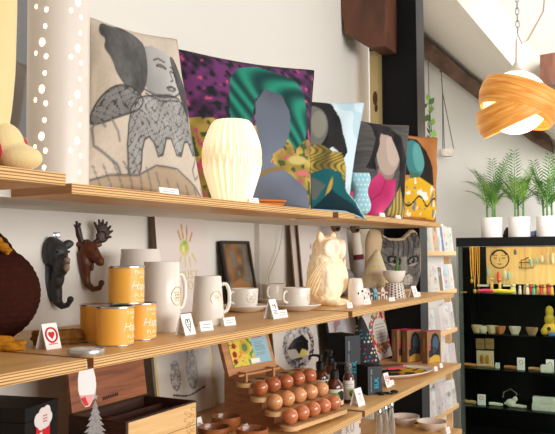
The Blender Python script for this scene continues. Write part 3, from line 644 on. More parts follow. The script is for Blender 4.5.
# yellow tins
TINY = mat('yellow_tin', (246, 178, 66), .42, coat=.15); TINR = mat('tin_rim', (196, 192, 186), .25, metal=.9)
def tin(pos, label, rz=0):
    r, h = .0385, .080; t = thing('candle_tin', label, 'tin', pos, rz, 'yellow tins')
    MB().lathe([(r, .002), (r, h - .003)], 48).build('body', TINY, t)
    MB().lathe([(0, .001), (r - .002, 0), (r + .0012, .0008), (r + .0012, .003), (r, .0036)], 48).build('bottom_rim', TINR, t)
    MB().lathe([(r, h - .0042), (r + .0014, h - .0032), (r + .0014, h - .0004), (r - .001, h), (r - .003, h - .003), (0, h - .003)], 48).build('lid', [TINR], t)
    wht = mat('white_ink', (250, 246, 236), .6)
    mb = text_mb('THIS IS', .0115, .0003, wrap=r, spacing=1.25); shift(mb, (0, 0, .066))
    m2 = text_mb('MY', .0095, .0003, wrap=r, spacing=1.2); shift(m2, (0, 0, .0555)); me = m2.mesh('x'); mb.bm.from_mesh(me)
    m2 = text_mb('PLACE', .0115, .0003, wrap=r, spacing=1.3); shift(m2, (0, 0, .018)); me = m2.mesh('x'); mb.bm.from_mesh(me)
    mb.build('lettering', wht, t, smooth=False)
    mb = text_mb('Happy', .026, .0003, shear=.35, wrap=r, spacing=.9, bold=-.0002); shift(mb, (0, 0, .038)); mb.build('script_lettering', wht, t, smooth=False)
    mb = MB()
    for k in range(-7, 8): a = k * .06; mb.at((0, 0, 0), (0, 0, a)).box((r - .0003, -.0007, .0075), (r + .0003, .0007, .009))
    mb.build('small_print', wht, t, smooth=False); return t
c1 = away(115, 347, M, .0385); c2 = away(147, 340.5, M, .0385); c3 = away(97, 345, M, .0385); c3 = c1 + Vector((-.062, .0, 0)) + Vector((-.004, -.02, 0)) * .5
c2 = c1 + (c2 - c1) * 1.0
t0 = tin(c1, 'yellow tin at the front of the stack beside the silver lid', R(20))
dup(t0, c2 + Vector((-.012, -.014, 0)), R(6), 'right hand yellow tin of the bottom row beside the tall jug')
dup(t0, c1 + Vector((-.078, .036, 0)), R(58), 'yellow tin at the back left of the stack, mostly hidden')
mid = (c1 + c2) / 2 + Vector((-.012, -.004, .081)); dup(t0, mid, R(8), 'yellow tin on top of the other tins')
p = away(86, 356.5, M, .034)
t = thing('tin_lid', 'round silver tin lid lying in front of the yellow tins', 'lid', p)
MB().lathe([(0, .0085), (.029, .0085), (.031, .0105), (.0335, .0105), (.0345, .008), (.0345, .001), (.034, 0), (0, 0)], 48).build('lid', mat('grey_tin', (190, 184, 178), .32, metal=.7), t)
MB().lathe([(0, .0089), (.0285, .0089)], 40).build('liner', mat('white_liner', (226, 220, 212), .6), t)
# white jugs and mugs
def mugmesh(rb, rt, h, th=.003): return MB().lathe([(0, .0), (rb * .94, 0), (rb, .004), ((rb * .6 + rt * .4), h * .45), (rt, h - .002), (rt - th * .5, h), (rt - th, h - .002), (rb - th, .012), (0, .008)], 48)
def handle(r0, z0, z1, out, th=.005, wide=1.4):
    mb = MB(); pts = [(r0 - .003, 0, z1), (r0 + out * .6, 0, z1 + .002), (r0 + out, 0, z1 - (z1 - z0) * .25), (r0 + out, 0, z0 + (z1 - z0) * .35), (r0 + out * .65, 0, z0 + .004), (r0 - .003, 0, z0)]
    q = []
    for i in range(len(pts) - 1):
        for k in range(4): q.append(Vector(pts[i]).lerp(Vector(pts[i + 1]), k / 4))
    q.append(Vector(pts[-1]))
    for _ in range(2): q = [q[0]] + [(q[i - 1] + q[i] * 2 + q[i + 1]) / 4 for i in range(1, len(q) - 1)] + [q[-1]]
    mb.tube(q, th, 10); return mb
def logo(r, zc_, s, gold=True):
    mb = MB()
    for k in range(40):
        a = 2 * PI * k / 40; b2 = 2 * PI * (k + 1) / 40
        if k % 10 in (9,): continue
        pts = []
        for q in (a, b2): y, z = s * math.cos(q), s * math.sin(q) * 1.1; pts.append((math.cos(y / r) * (r + .0004), math.sin(y / r) * (r + .0004), zc_ + z))
        mb.tube(pts, s * .05, 4)
    for (y0, y1, z) in ((-.5, .5, .35), (-.4, .45, .0), (-.5, .4, -.35)):
        n = 6
        for i in range(n):
            ya = s * (y0 + (y1 - y0) * i / n); yb = ya + s * (y1 - y0) / n * .7
            mb.tube([(math.cos(y / r) * (r + .0004), math.sin(y / r) * (r + .0004), zc_ + s * z + s * .12 * (-1 if i % 2 else 1)) for y in (ya, yb)], s * .06, 4)
    return mb
t = thing('jug', 'tall white jug with a gold ring mark beside the top yellow tin', 'jug', away(162, 333, M, .044), R(-50))
mugmesh(.046, .0435, .168).build('body', CERAM, t); handle(.044, .05, .135, .022).build('handle', CERAM, t, rot=(0, 0, R(118))); logo(.0455, .085, .020).build('gold_mark', GOLD, t, rot=(0, 0, R(52)))
q = away(141, 325, M, .05); q.x = max(q.x, XW + .06)
t = thing('jug', 'wide white jug standing behind the stacked yellow tins', 'jug', q, R(-50))
mugmesh(.064, .054, .200).build('body', CERAM, t)
t = thing('mug', 'white tapered mug with gold ring mark, right of the price cards', 'mug', away(208, 326, M, .04), R(-52))
mugmesh(.0435, .035, .128).build('body', CERAM, t); handle(.038, .03, .105, .02).build('handle', CERAM, t, rot=(0, 0, R(96))); logo(.0395, .07, .017).build('gold_mark', GOLD, t, rot=(0, 0, R(32)))
def cup(px, py, label, hz, lz, z=M):
    p = away(px, py - 2.5, z, .076); t = thing('cup', label, 'cup', p + Vector((0, 0, .0066)), 0, 'white cups')
    MB().lathe([(0, 0), (.030, 0), (.036, .003), (.041, .02), (.0435, .066), (.0425, .068), (.041, .066), (.037, .015), (0, .008)], 48).build('body', CERAM, t)
    handle(.041, .02, .056, .018, .0045).build('handle', CERAM, t, rot=(0, 0, R(hz)))
    if lz is not None: logo(.0425, .04, .015).build('ring_mark', mat('taupe_mark', (206, 186, 154), .5), t, rot=(0, 0, R(lz)))
    s = thing('saucer', label.replace('white cup', 'white saucer under the cup'), 'saucer', p, 0, 'white saucers')
    MB().lathe([(0, 0), (.04, 0), (.046, .003), (.066, .0115), (.0785, .0195), (.0785, .022), (.064, .0145), (.046, .0075), (.034, .0062), (0, .0062)], 56).build('saucer', CERAM, s)
cup(245, 316, 'white cup nearest, just right of the tapered mug', -115, -30)
cup(274, 308, 'white cup behind, with its handle towards us, partly hidden', -85, None)
cup(297, 315, 'white cup beside the glowing owl', -110, 10)
def flat_tag(*a): pricecard(*a)
tentcard(185.5, 334.5, M, .042, .048, 'folded card with a dark heart drawing before the tall jug', -42)
pricecard(207.5, 330.8, M, .034, .023, 'price card nearest of two before the tapered mug', -45)
pricecard(230.5, 325.5, M, .035, .021, 'price card between tapered mug and nearest cup', -45)
tentcard(272, 318.5, M, .04, .055, 'folded card with a line drawing between the two front cups', -42, 'scrawl')
pricecard(283.5, 317.6, M, .034, .022, 'price card at the foot of the owl side saucer', -45)
# pictures leaning on the wall
def leaning(name, label, cat, pxl, pxr, ytop, z, xb, xt, th, bg, shapes, edge, m=PAPER, nu=40, nv=60, frame=None, ymid=None):
    ym = ymid or ytop + 50; xb, xt = (xb - .03, xt + .0) if xb < -.16 else (xb, xb - .045); xm = (xb + xt) / 2
    a = P(pxl + 4, ym, x=xm); b2 = P(pxr + 4, ym, x=xm); zt = P((pxl + pxr) / 2, ytop - 2, x=xt).z; w = b2.y - a.y; lean = math.atan2(xb - xt, zt - z); h = math.hypot(xb - xt, zt - z)
    t = thing(name, label, cat, (xb, (a.y + b2.y) / 2, z + th * math.sin(lean) + .0005), 0, None, -lean)
    MB().box((-th, -w / 2, 0), (-.0006, w / 2, h), .0008).build('backing_board' if not frame else 'frame_back', edge, t, smooth=False)
    if frame:
        f, fm = frame
        MB().box((-.001, -w / 2, 0), (.007, -w / 2 + f, h)).box((-.001, w / 2 - f, 0), (.007, w / 2, h)).box((-.001, -w / 2 + f, 0), (.007, w / 2 - f, f)).box((-.001, -w / 2 + f, h - f), (.007, w / 2 - f, h)).build('frame', fm, t, smooth=False)
        sheet('picture', w - 2 * f, h - 2 * f, bg, shapes, m, t, (0, 0, f), nu=nu, nv=nv)
    else: sheet('picture', w, h, bg, shapes, m, t, nu=nu, nv=nv)
    t['_w'] = w; t['_h'] = h; return t
dkedge = mat('dark_board_edge', (104, 84, 72), .8)
t = leaning('art_print', 'white art print with a gold hand and gold lettering leaning behind the jugs', 'art print', 153.5, 204, 206, M, -.195, -.255, .02, (222, 212, 208),
  [('e', .52, .585, .10, .07, 0, (214, 200, 140)), ('e', .52, .60, .085, .042, 0, (184, 192, 92)), ('e', .50, .58, .03, .03, 0, (226, 216, 170)), ('e', .54, .64, .05, .02, 0, (150, 176, 80)),
   ('l', [(.46, .665), (.42, .74)], .013, (196, 146, 80)), ('l', [(.51, .68), (.49, .80)], .013, (200, 150, 86)), ('l', [(.58, .675), (.60, .79)], .013, (196, 146, 80)), ('l', [(.64, .655), (.70, .73)], .013, (200, 150, 86)),
   ('l', [(.44, .51), (.40, .44)], .011, (210, 190, 120)), ('l', [(.52, .50), (.52, .42)], .011, (210, 190, 120)), ('l', [(.60, .51), (.62, .42)], .011, (210, 190, 120)), ('l', [(.67, .53), (.74, .46)], .011, (210, 190, 120))], dkedge, nu=60, nv=80)
w_, h_ = t['_w'], t['_h']; goldt = mat('gold_ink', (218, 196, 124), .5)
for s_, z_ in (('JUST', .335), ('YOU', .24)):
    mb = text_mb(s_, h_ * .115, .0004, spacing=1.15); shift(mb, (.0006, 0 + w_ * .10, h_ * z_)); mb.build('lettering', goldt, t, smooth=False)
for k in ('_w', '_h'): del t[k]
def clean(t):
    for k in ('_w', '_h'): del t[k]
def bgs(u, v): return mixc((74, 56, 42), (148, 106, 66), vnoise(u * 5, v * 7, 3))
t = leaning('framed_picture', 'small dark framed brown picture leaning on the wall behind the nearest cup', 'picture', 221, 249, 244, M, -.19, -.262, .012, bgs,
  [('f', lambda u, v: (.8, mixc((90, 96, 96), (120, 122, 116), vnoise(u * 20, v * 20, 6))) if vnoise(u * 6, v * 6, 9) > .56 else None), ('p', [(.1, .0), (.1, .3), (.5, .42), (.9, .28), (.9, 0)], (150, 104, 58))], BLACKP, frame=(.010, mat('dark_frame', (52, 40, 34), .5)), nu=30, nv=40); clean(t)
def feather(u, v):
    if (u - .27) ** 2 / .012 + (v - .52) ** 2 / .035 < 1 and vnoise(u * 22, v * 22, 3) > .42: return (.8, mixc((140, 150, 170), (86, 96, 116), vnoise(u * 30, v * 30, 4)))
t = leaning('art_print', 'large pale print with a grey feather drawing leaning behind the owl', 'art print', 297, 345, 221, M, -.175, -.235, .005, (222, 213, 208), [('f', feather)], mat('taupe_frame', (168, 146, 130), .7), nu=40, nv=50); clean(t)
t = leaning('art_board', 'taupe edged board standing just behind the grey feather print', 'art print', 289, 343, 219.5, M, -.195, -.255, .006, (206, 192, 182), [], mat('taupe_edge', (142, 118, 102), .8), nu=4, nv=4); clean(t)
# owl
OWLM = mat('glowing_porcelain', (248, 232, 206), .45, emit=(255, 206, 138), estr=.2, bump=0); scales(OWLM, 46, .9)
op = away(327, 306.5, M, .07)
t = thing('owl_lamp', 'glowing white porcelain owl lamp between the cups and the small ghost cup', 'lamp', op, R(-6)); t.scale = (.9, .9, .93)
mb = MB(); mb.ell((-.008, 0, .105), (.072, .078, .105), 28, 20).ell((-.01, 0, .075), (.074, .080, .075), 28, 20).ell((.004, 0, .215), (.060, .066, .052), 28, 20).ell((.0, 0, .18), (.062, .068, .05), 28, 20)
for s in (-1, 1):
    mb.ell((.0, s * .047, .258), (.016, .018, .026), rot=(-s * .35, 0, 0)); mb.ell((.05, s * .032, .012), (.034, .024, .013)); mb.ell((.006, s * .068, .115), (.052, .020, .078), rot=(0, -.25, 0))
mb.ell((-.06, 0, .03), (.04, .04, .03))
blob(mb, 'body', OWLM, t, .004, 5)
for s in (-1, 1):
    a = s * .66; c = Vector((.054 * math.cos(a) + .004, .062 * math.sin(a), .216)); d = Matrix.Rotation(a, 4, 'Z')
    e = MB(); e.M = Matrix.Translation(c) @ d @ Matrix.Rotation(PI / 2, 4, 'Y')
    e.lathe([(0, .012), (.008, .0115), (.0085, .008), (.013, .0075), (.014, .010), (.027, .014), (.034, .011), (.036, -.006), (0, -.01)], 32); e.build('eye_disc', mat('porcelain_eye', (248, 238, 222), .4, emit=(255, 226, 176), estr=.22), t)
e = MB(); e.ell((.068, 0, .192), (.012, .009, .016)); e.build('beak', OWLM, t)
for s in (-1, 1):
    e = MB()
    for r_ in range(5):
        q = []
        for i in range(12):
            f = i / 11; z = .175 - .006 * r_ - f * (.135 - .012 * r_); a = s * (.75 + .14 * r_ + .75 * f); rr = .079 + .004 * math.sin(PI * f)
            q.append((rr * math.cos(a) - .008, (rr + .010) * math.sin(a), z))
        e.tube(q, [.0016] + [.0026] * 10 + [.0014], 6)
    e.build('wing_feathers', mat('porcelain_ridge', (252, 236, 206), .45, emit=(255, 206, 132), estr=.22), t)
for s in (-1, 1):
    e = MB()
    for k in (-1, 0, 1): e.ell((.075, s * .032 + k * .014, .009), (.014, .007, .008))
    e.build('foot', OWLM, t)
# sock doll behind the owl
dp = P(350, 303, z=M); dp = P(349, 296.5, z=M); dp.z = M
t = thing('sock_doll', 'grey and white sock doll with brown tips and a maroon band behind the owl', 'soft toy', (dp.x, dp.y, M), R(-50))
SW = mat('cream_sock', (214, 204, 192), .95, bump=.5, bscale=300); SG = mat('grey_marl', (158, 154, 152), .98, var=.3, vscale=120, bump=.5, bscale=300); SB = mat('brown_sock', (120, 96, 74), .95, var=.25, vscale=90, bump=.5)
def limb(y0, zt, y1):
    f = lambda k: Vector((0, y0 + (y1 - y0) * k, .02 + (zt - .02) * (1 - k)))
    n = MB().tube([f(1), f(.8), f(.5)], [.026, .024, .022], 12).build('leg', SG, t)
    MB().tube([f(.5), f(.42)], .0235, 12).build('band', mat('maroon_band', (92, 30, 36), .95, bump=.4), n)
    MB().tube([f(.42), f(.2), f(.08)], [.021, .020, .018], 12).build('sleeve', SW, n)
    MB().ell(f(.0), (.021, .022, .026)).build('tip', SB, n); MB().ell(f(.03) + Vector((.02, .004, -.004)), (.008, .009, .007)).build('mark', mat('dark_eye', (12, 10, 10), .2), n)
limb(.03, .292, .06); limb(-.055, .298, -.045)
MB().ell((-.03, -.02, .06), (.045, .07, .06)).build('body', SG, t)
# little ghost cup
t = thing('ceramic_cup', 'small white rounded cup with two black dots beside the owl', 'cup', away(356, 305.5, M, .027), R(-40))
MB().lathe([(0, 0), (.024, 0), (.0285, .006), (.0285, .035), (.026, .075), (.022, .092), (.019, .095), (.016, .092), (.02, .02), (0, .012)], 36).build('body', CERAM, t)
MB().ell((.0275, .012, .050), (.002, .0035, .004)).ell((.0275, -.004, .042), (.002, .003, .0045)).build('eye_dots', mat('dark_eye', (12, 10, 10), .2), t)
# cat cushion
def top_(u):
    pts = [(0, .74), (.03, .90), (.07, .985), (.14, 1.0), (.2, .985), (.3, .90), (.4, .855), (.55, .85), (.65, .86), (.74, .93), (.81, .985), (.88, .99), (.93, .95), (.97, .86), (1, .62)]
    for i in range(len(pts) - 1):
        if u <= pts[i + 1][0]: k = (u - pts[i][0]) / (pts[i + 1][0] - pts[i][0]); k = k * k * (3 - 2 * k); return pts[i][1] * (1 - k) + pts[i + 1][1] * k
    return pts[-1][1]
def bot_(u): return .30 * max(0, (abs(u - .5) * 2 - .6) / .4) ** 2
ca, cb = P(366, 262, x=-.13), P(420, 262, x=.04); cz = P(380, 225, x=-.10).z
cw = (Vector((cb.x, cb.y)) - Vector((ca.x, ca.y))).length; ang = math.atan2(cb.y - ca.y, cb.x - ca.x)
t = thing('cat_cushion', 'cat head shaped cushion printed with a grey tabby cat face', 'cushion', ((ca.x + cb.x) / 2, (ca.y + cb.y) / 2, M), ang - PI / 2)
ch = min(cz, 1.558) - M
def catfn(s):
    def fn(u, v):
        zt = top_(u); zb = bot_(u); z = zb + (zt - zb) * v; e = max(0, 1 - abs(2 * u - 1) ** 3) ** .5 * max(0, 1 - abs(2 * v - 1) ** 3) ** .5
        return (s * .04 * e, (u - .5) * cw, z * ch)
    return fn
def catbg(u, v):
    zt, zb = top_(u), bot_(u); z = zb + (zt - zb) * v
    if u < .20 + .03 * math.sin(z * 9) or u > .965 or z > zt - .04 or z < .05: return (212, 186, 150)
    cx = .60; x = u - cx; n = vnoise(u * 46, z * 30, 3); n2 = vnoise(u * 14, z * 8, 6)
    c = mixc((62, 59, 57), (140, 134, 128), .25 + .5 * n * n2 + .25 * n2)
    if z > .55 and abs(math.sin(x * 34 + .6 * math.sin(z * 14))) < .42 and abs(x) < .26: c = mixc(c, (46, 43, 42), .75)
    if abs(x) > .2 and .2 < z < .62 and abs(math.sin(z * 26 - abs(x) * 18)) < .35: c = mixc(c, (52, 48, 47), .65)
    for ex in (.29, .90):
        d = abs(u - ex)
        if z > .70 and d < .11: c = mixc((40, 37, 37), (112, 100, 96), n) if d < .075 else mixc(c, (50, 46, 46), .6)
    for k, ex in ((-1, .42), (1, .78)):
        dx, dy = u - ex, z - .50 - k * (u - ex) * .22
        d = (dx / .115) ** 2 + (dy / .062) ** 2
        if d < 1.5: c = mixc((196, 188, 178), c, .35) if dy < -.05 else (38, 36, 36)
        if (dx / .085) ** 2 + (dy / .045) ** 2 < 1: c = (116, 114, 106)
        if (dx / .036) ** 2 + (dy / .042) ** 2 < 1: c = (22, 22, 22)
        if ((dx + .02) / .011) ** 2 + ((dy - .016) / .010) ** 2 < 1: c = (180, 180, 176)
    if abs(x) < .055 + .04 * (.5 - z) and .30 < z < .56: c = mixc(c, (176, 168, 158), .55)
    for k in (-1, 1):
        if ((u - cx - k * .075) / .10) ** 2 + ((z - .20) / .085) ** 2 < 1: c = mixc((196, 188, 178), (116, 110, 104), .7 * vnoise(u * 60, z * 20, 4) * (1 if n > .4 else .4))
    if (x / .055) ** 2 + ((z - .285) / .028) ** 2 < 1: c = (104, 84, 78)
    if abs(x) < .007 and .16 < z < .27: c = (60, 54, 50)
    return c
sheet('printed_front', 1, 1, catbg, [], CLOTH, t, nu=90, nv=100, fn=catfn(1)); sheet('back', 1, 1, (206, 178, 140), [], CLOTH, t, nu=40, nv=30, fn=catfn(-1.3))
# dotted cone
kp = away(373, 297, M, .075)
t = thing('fabric_cone', 'cream fabric cone with yellow spots in front of the cat cushion', 'ornament', kp, R(-60)); t.scale = (1.04, 1.04, .86)
def conefn(u, v):
    pr = [(.0, 0), (.05, .0), (.073, .015), (.077, .045), (.070, .075), (.05, .13), (.028, .185), (.012, .22), (.0, .232)]
    k = v * (len(pr) - 1); i = min(int(k), len(pr) - 2); k -= i; r = pr[i][0] * (1 - k) + pr[i + 1][0] * k; z = pr[i][1] * (1 - k) + pr[i + 1][1] * k; a = u * 2 * PI
    return (r * math.cos(a) + .014 * (z / .23) ** 2, r * math.sin(a) + .018 * (z / .23) ** 2, z)
def spots(u, v):
    r, j = divmod(v * 13, 1); i, f = divmod(u * 15 + .5 * (r % 2), 1)
    if math.hypot((f - .5) * (1.3 if v < .6 else .75), (j - .5) * 1.0) < .23 and v > .25 and hsh(i, r, 2) > .18: return (1, (224, 208, 74))
sheet('cloth', 1, 1, (218, 200, 176), [('f', spots)], CLOTH, t, nu=110, nv=90, fn=conefn)
# bowl with a cactus on a patterned pot
bp = away(394.5, 298.5, M, .044)
t = thing('patterned_pot', 'small upturned pot with black and white leaf pattern below the white bowl', 'pot', bp, R(-55))
def potfn(u, v): a = u * 2 * PI; r = .047 - .012 * v; return (r * math.cos(a), r * math.sin(a), v * .062)
def potbg(u, v):
    i, f = divmod(u * 18, 1); j, g = divmod(v * 6 + (.5 if int(i) % 2 else 0), 1)
    if abs((f - .5)) + abs(g - .5) * .8 < .36: return ((46, 44, 46), (150, 46, 44), (60, 84, 60))[int(hsh(i, int(j), 1) * 3.2) % 3] if hsh(i, int(j), 5) > .3 else (44, 42, 44)
    return (228, 220, 208)
sheet('body', 1, 1, potbg, [], PAPER, t, nu=130, nv=50, fn=potfn); MB().lathe([(0, .0618), (.035, .0618)], 32).build('top', CERAM, t)
t = thing('bowl', 'small white bowl holding a green sprig, on the patterned pot', 'bowl', bp + Vector((0, 0, .0622)), R(-55))
MB().lathe([(0, 0), (.02, 0), (.034, .010), (.0445, .030), (.047, .048), (.0455, .049), (.042, .030), (0, .012)], 40).build('bowl', CERAM, t)
MB().lathe([(0, .036), (.043, .036)], 24).build('soil', mat('soil', (84, 64, 48), 1), t)
mb = MB(); mb.tube([(.005, .006, .03), (.006, .010, .07), (.004, .016, .11)], [.007, .006, .002], 8).tube([(.0, .014, .03), (.0, .022, .06), (.002, .03, .085)], [.005, .004, .001], 8); mb.build('sprig', mat('sprig_green', (84, 122, 62), .7, var=.3), t)
# little house figures
tones = [((236, 230, 222), (70, 66, 64), 'white'), ((70, 52, 48), (220, 210, 200), 'dark brown'), ((126, 190, 204), (70, 110, 124), 'pale blue'), ((138, 84, 58), (236, 226, 214), 'red brown'), ((236, 226, 208), (120, 70, 50), 'cream'), ((112, 70, 52), (236, 226, 214), 'brown striped')]
proto = None
for k, (c, d, nm) in enumerate(tones):
    s = k / 5; p = P(370.5 + 18.5 * s, 300.5 - 1.5 * s, z=M); w = .017
    t = thing('house_figure', '%s little peg house in the row before the yellow spotted cone' % nm, 'figurine', (p.x - .012, p.y, M), R(-55), 'row of little peg houses')
    MB().prism([(-w / 2, 0), (w / 2, 0), (w / 2, .036), (0, .050), (-w / 2, .036)], -.007, .007, 'x').build('house', mat('peg_%d' % k, c, .6), t, smooth=False)
    MB().box((.0068, -.003, 0), (.0076, .003, .014)).box((.0068, -.005, .022), (.0076, -.001, .029)).box((.0068, .001, .022), (.0076, .005, .029)).build('door_print', mat('pegd_%d' % k, d, .6), t, smooth=False)
pricecard(350.5, 308, M, .024, .018, 'tiny price card at the owl foot', -48)
tentcard(364.5, 301.5, M, .03, .05, 'tall folded card right of the small ghost cup', -48, 'scrawl', (150, 140, 140))
pricecard(368, 304.3, M, .036, .018, 'price card before the row of peg houses', -48)
pricecard(392.5, 301, M, .034, .014, 'price card before the patterned pot', -50)
tentcard(413.5, 297, M, .036, .046, 'folded card at the foot of the cat cushion', -55, 'scrawl', (160, 150, 150))
pricecard(418, 296.5, M, .04, .018, 'price card near the far end of the second shelf', -52)
# ================================================================== THIRD SHELF
WALN = wood('dark_walnut', (116, 62, 36), (172, 104, 64), (10, 3, 40), .4, 1.6); MAPLE = wood('pale_maple', (222, 178, 116), (240, 204, 148), (30, 4, 60), .4, 1.2)
TEAK = wood('teak', (168, 108, 64), (204, 146, 96), (8, 3, 40), .45, 1.6); BOWLW = wood('bowl_wood', (118, 62, 30), (172, 104, 58), (10, 10, 50), .3, 2, coat=.3)
DARKIN = wood('dark_box_inside', (44, 22, 14), (78, 42, 26), (10, 3, 40), .6, 1.6)
# black gift box with red and white print
c = P(25, 409, x=-.04); c2 = P(63, 401, x=-.07); ang = math.atan2(c2.y - c.y, c2.x - c.x) - PI / 2; bw = .118; hb = c.z - B
t = thing('gift_box', 'black gift box with a red and white printed front at the lower left corner', 'box', (c.x, c.y, B), ang)
BOXB = mat('black_gift_card', (26, 25, 24), .6, bump=.06, spec=.25)
MB().box((-.15, 0, 0), (0, bw, hb - .03), .001).build('body', BOXB, t, smooth=False)
MB().box((-.151, -.001, hb - .029), (.001, bw + .001, hb), .001).build('lid', BOXB, t, smooth=False)
def santa(u, v): return None
MB().prism([(.034, hb - .10), (.088, hb - .10), (.086, hb - .034), (.038, hb - .036)], .0011, .0018, 'x').build('red_print', mat('red_print', (206, 30, 38), .6), t, smooth=False)
mb = MB()
for y, z, r in ((.044, hb - .032, .015), (.058, hb - .022, .014), (.074, hb - .020, .014), (.080, hb - .032, .014), (.066, hb - .038, .016), (.054, hb - .042, .013), (.076, hb - .042, .010)):
    mb.prism([(y + r * math.cos(q), z + r * math.sin(q)) for q in [2 * PI * i / 20 for i in range(20)]], .0018 + .00003 * len(mb.bm.verts) / 40, .0026 + .00003 * len(mb.bm.verts) / 40, 'x')
mb.build('white_cloud_print', mat('white_print', (232, 226, 224), .6), t, smooth=False)
mb = MB()
for y, z, a in ((.052, hb - .062, .3), (.074, hb - .078, -.2), (.050, hb - .084, .5)): mb.at((.0019, y, z), (a, 0, 0)).box((0, -.006, -.0022), (.0006, .006, .0022))
mb.build('white_marks', mat('white_print', (232, 226, 224), .6), t, smooth=False)
mb = MB()
for k in range(3): mb.at((.0042, .066, hb - .026 - k * .006)).box((0, -.007, -.0012), (.0005, .007, .0012))
mb.build('pink_marks', mat('pink_print', (220, 120, 120), .6), t, smooth=False)
# open wooden box
fx, y0, y1, bx, zt = .05, 1.315, 1.59, -.122, 1.076; hz = zt - B
t = thing('wooden_box', 'open dark wooden box with a pale maple front panel on the third shelf', 'box', (fx, y0, B))
L_ = y1 - y0; D_ = fx - bx; th = .007
MB().box((-D_, 0, 0), (0, th, hz), .0008).box((-D_, L_ - th, 0), (0, L_, hz), .0008).box((-D_, th, 0), (-D_ + th, L_ - th, hz)).box((-D_ + th, th, 0), (-.004, L_ - th, .008)).box((-.008, th, 0), (-.003, L_ - th, hz)).build('body', DARKIN, t, smooth=False)
f = MB().box((-.003, th + .001, .0), (.001, L_ - .006, hz - .003), .0006).build('front_panel', MAPLE, t, smooth=False)
MB().box((.0009, th + .05, hz * .52), (.0014, L_ - .006, hz * .52 + .0012)).build('groove', mat('groove_dark', (120, 80, 46), .8), f, smooth=False)
mb = MB()
for k in range(16):
    a = k * 1.9; cx, cz_ = L_ - .035 + .014 * math.cos(k * 2.4), hz * (.86 - .048 * k); q = []
    for i in range(9): q.append((.0012, cx + .012 * math.cos(a + i * .55) * (1 - i * .08), cz_ + .006 * math.sin(a + i * .55) * (1 - i * .08)))
    if cz_ > .01: mb.tube(q, .0009, 4)
mb.build('engraving', mat('engraved_brown', (196, 150, 92), .8), f, smooth=False)
MB().box((-.072, th, .01), (-.066, L_ - th, hz - .018)).build('divider', DARKIN, t, smooth=False); MB().box((-.112, th, .01), (-.106, L_ - th, hz - .014)).build('divider', DARKIN, t, smooth=False); MB().box((-D_ + th, .10, .01), (-.112, .106, hz - .02)).build('divider', WALN, t, smooth=False)
ld = MB().box((-.010, 0, 0), (0, L_, .165), .0008).build('lid', WALN, t, loc=(-D_ + .012, 0, hz + .002), rot=(0, R(-8), 0), smooth=False)
mb = MB()
pts = [(.0005, .04, .006)] + [(.0005, .04 + (L_ - .05) * k / 10, .006 + .012 * math.sin(PI * .5 * k / 10)) for k in range(11)]
mb.tube(pts, .0006, 4); mb.build('carved_line', mat('groove_dark2', (58, 30, 18), .8), ld, smooth=False)
mb = text_mb('HANDMADE', .011, .0003, spacing=1.0)
mb = MB()
for k in range(9): mb.box((.0001, .105 + k * .0065, .014 + k * .0003), (.0005, .105 + k * .0065 + .0048, .022 + k * .0003))
mb.build('burned_stamp', mat('groove_dark2', (58, 30, 18), .8), ld, smooth=False)
MB().tube([(-D_ + .012, .0, hz + .002), (-D_ + .012, L_, hz + .002)], .003, 8).build('hinge', mat('brass_dark', (90, 68, 40), .4, metal=.8), t)
# hanging tag and silver tree
p = P(88, 371, x=.219)
t = thing('hanging_tag', 'white oval swing tag with a red tip hanging from the second shelf edge', 'tag', (.2165, p.y, p.z), R(-35))
pts = [(-.014, 0), (.011, .004), (.015, -.012), (.016, -.030), (.012, -.048), (.005, -.062), (-.003, -.063), (-.010, -.052), (-.015, -.034), (-.016, -.014)]
MB().prism(pts, 0, .0012, 'x').build('tag', CARD, t, smooth=False)
MB().prism([(-.0125, -.042), (.0125, -.042), (.011, -.048), (.0045, -.061), (-.003, -.0615), (-.009, -.051)], .0013, .0018, 'x').build('pink_tip', mat('pink_tip', (236, 170, 170), .6), t, smooth=False)
MB().prism([(-.0115, -.047), (-.003, -.045), (.003, -.060), (-.003, -.0613), (-.009, -.051)], .0019, .0023, 'x').build('red_tip', mat('red_tip', (220, 44, 48), .6), t, smooth=False)
MB().tube([(.0, 0, .004), (-.002, 0, .016)], .0006, 5).build('thread', CARD, t)
p = P(96, 402, x=.226)
t = thing('tree_ornament', 'silver filigree fir tree ornament hanging below the swing tag', 'ornament', (.2205, p.y + .004, p.z), R(-40))
o_l = []; 
for k in range(7):
    wk = .005 + k * .0036; z = -.004 - k * .0105; o_l += [(wk, z - .0075), (wk * .55, z - .0068)]
outl = [(0, .002)] + o_l + [(.003, -.085), (-.003, -.085)] + [(-a, z) for a, z in o_l[::-1]]
MB().prism(outl, 0, .0015, 'x').build('tree', mat('silver_filigree', (176, 170, 168), .38, metal=.55, var=.55, vscale=300), t, smooth=False)
MB().prism([(.006 * math.sin(i * PI / 5) * (1 if i % 2 == 0 else .42), .008 + .006 * math.cos(i * PI / 5) * (1 if i % 2 == 0 else .42)) for i in range(10)], 0, .0015, 'x').tube([(.0008, 0, .013), (-.006, .002, .034)], .0007, 5).build('star', mat('silver_star', (214, 210, 210), .3, metal=.7), t, smooth=False)
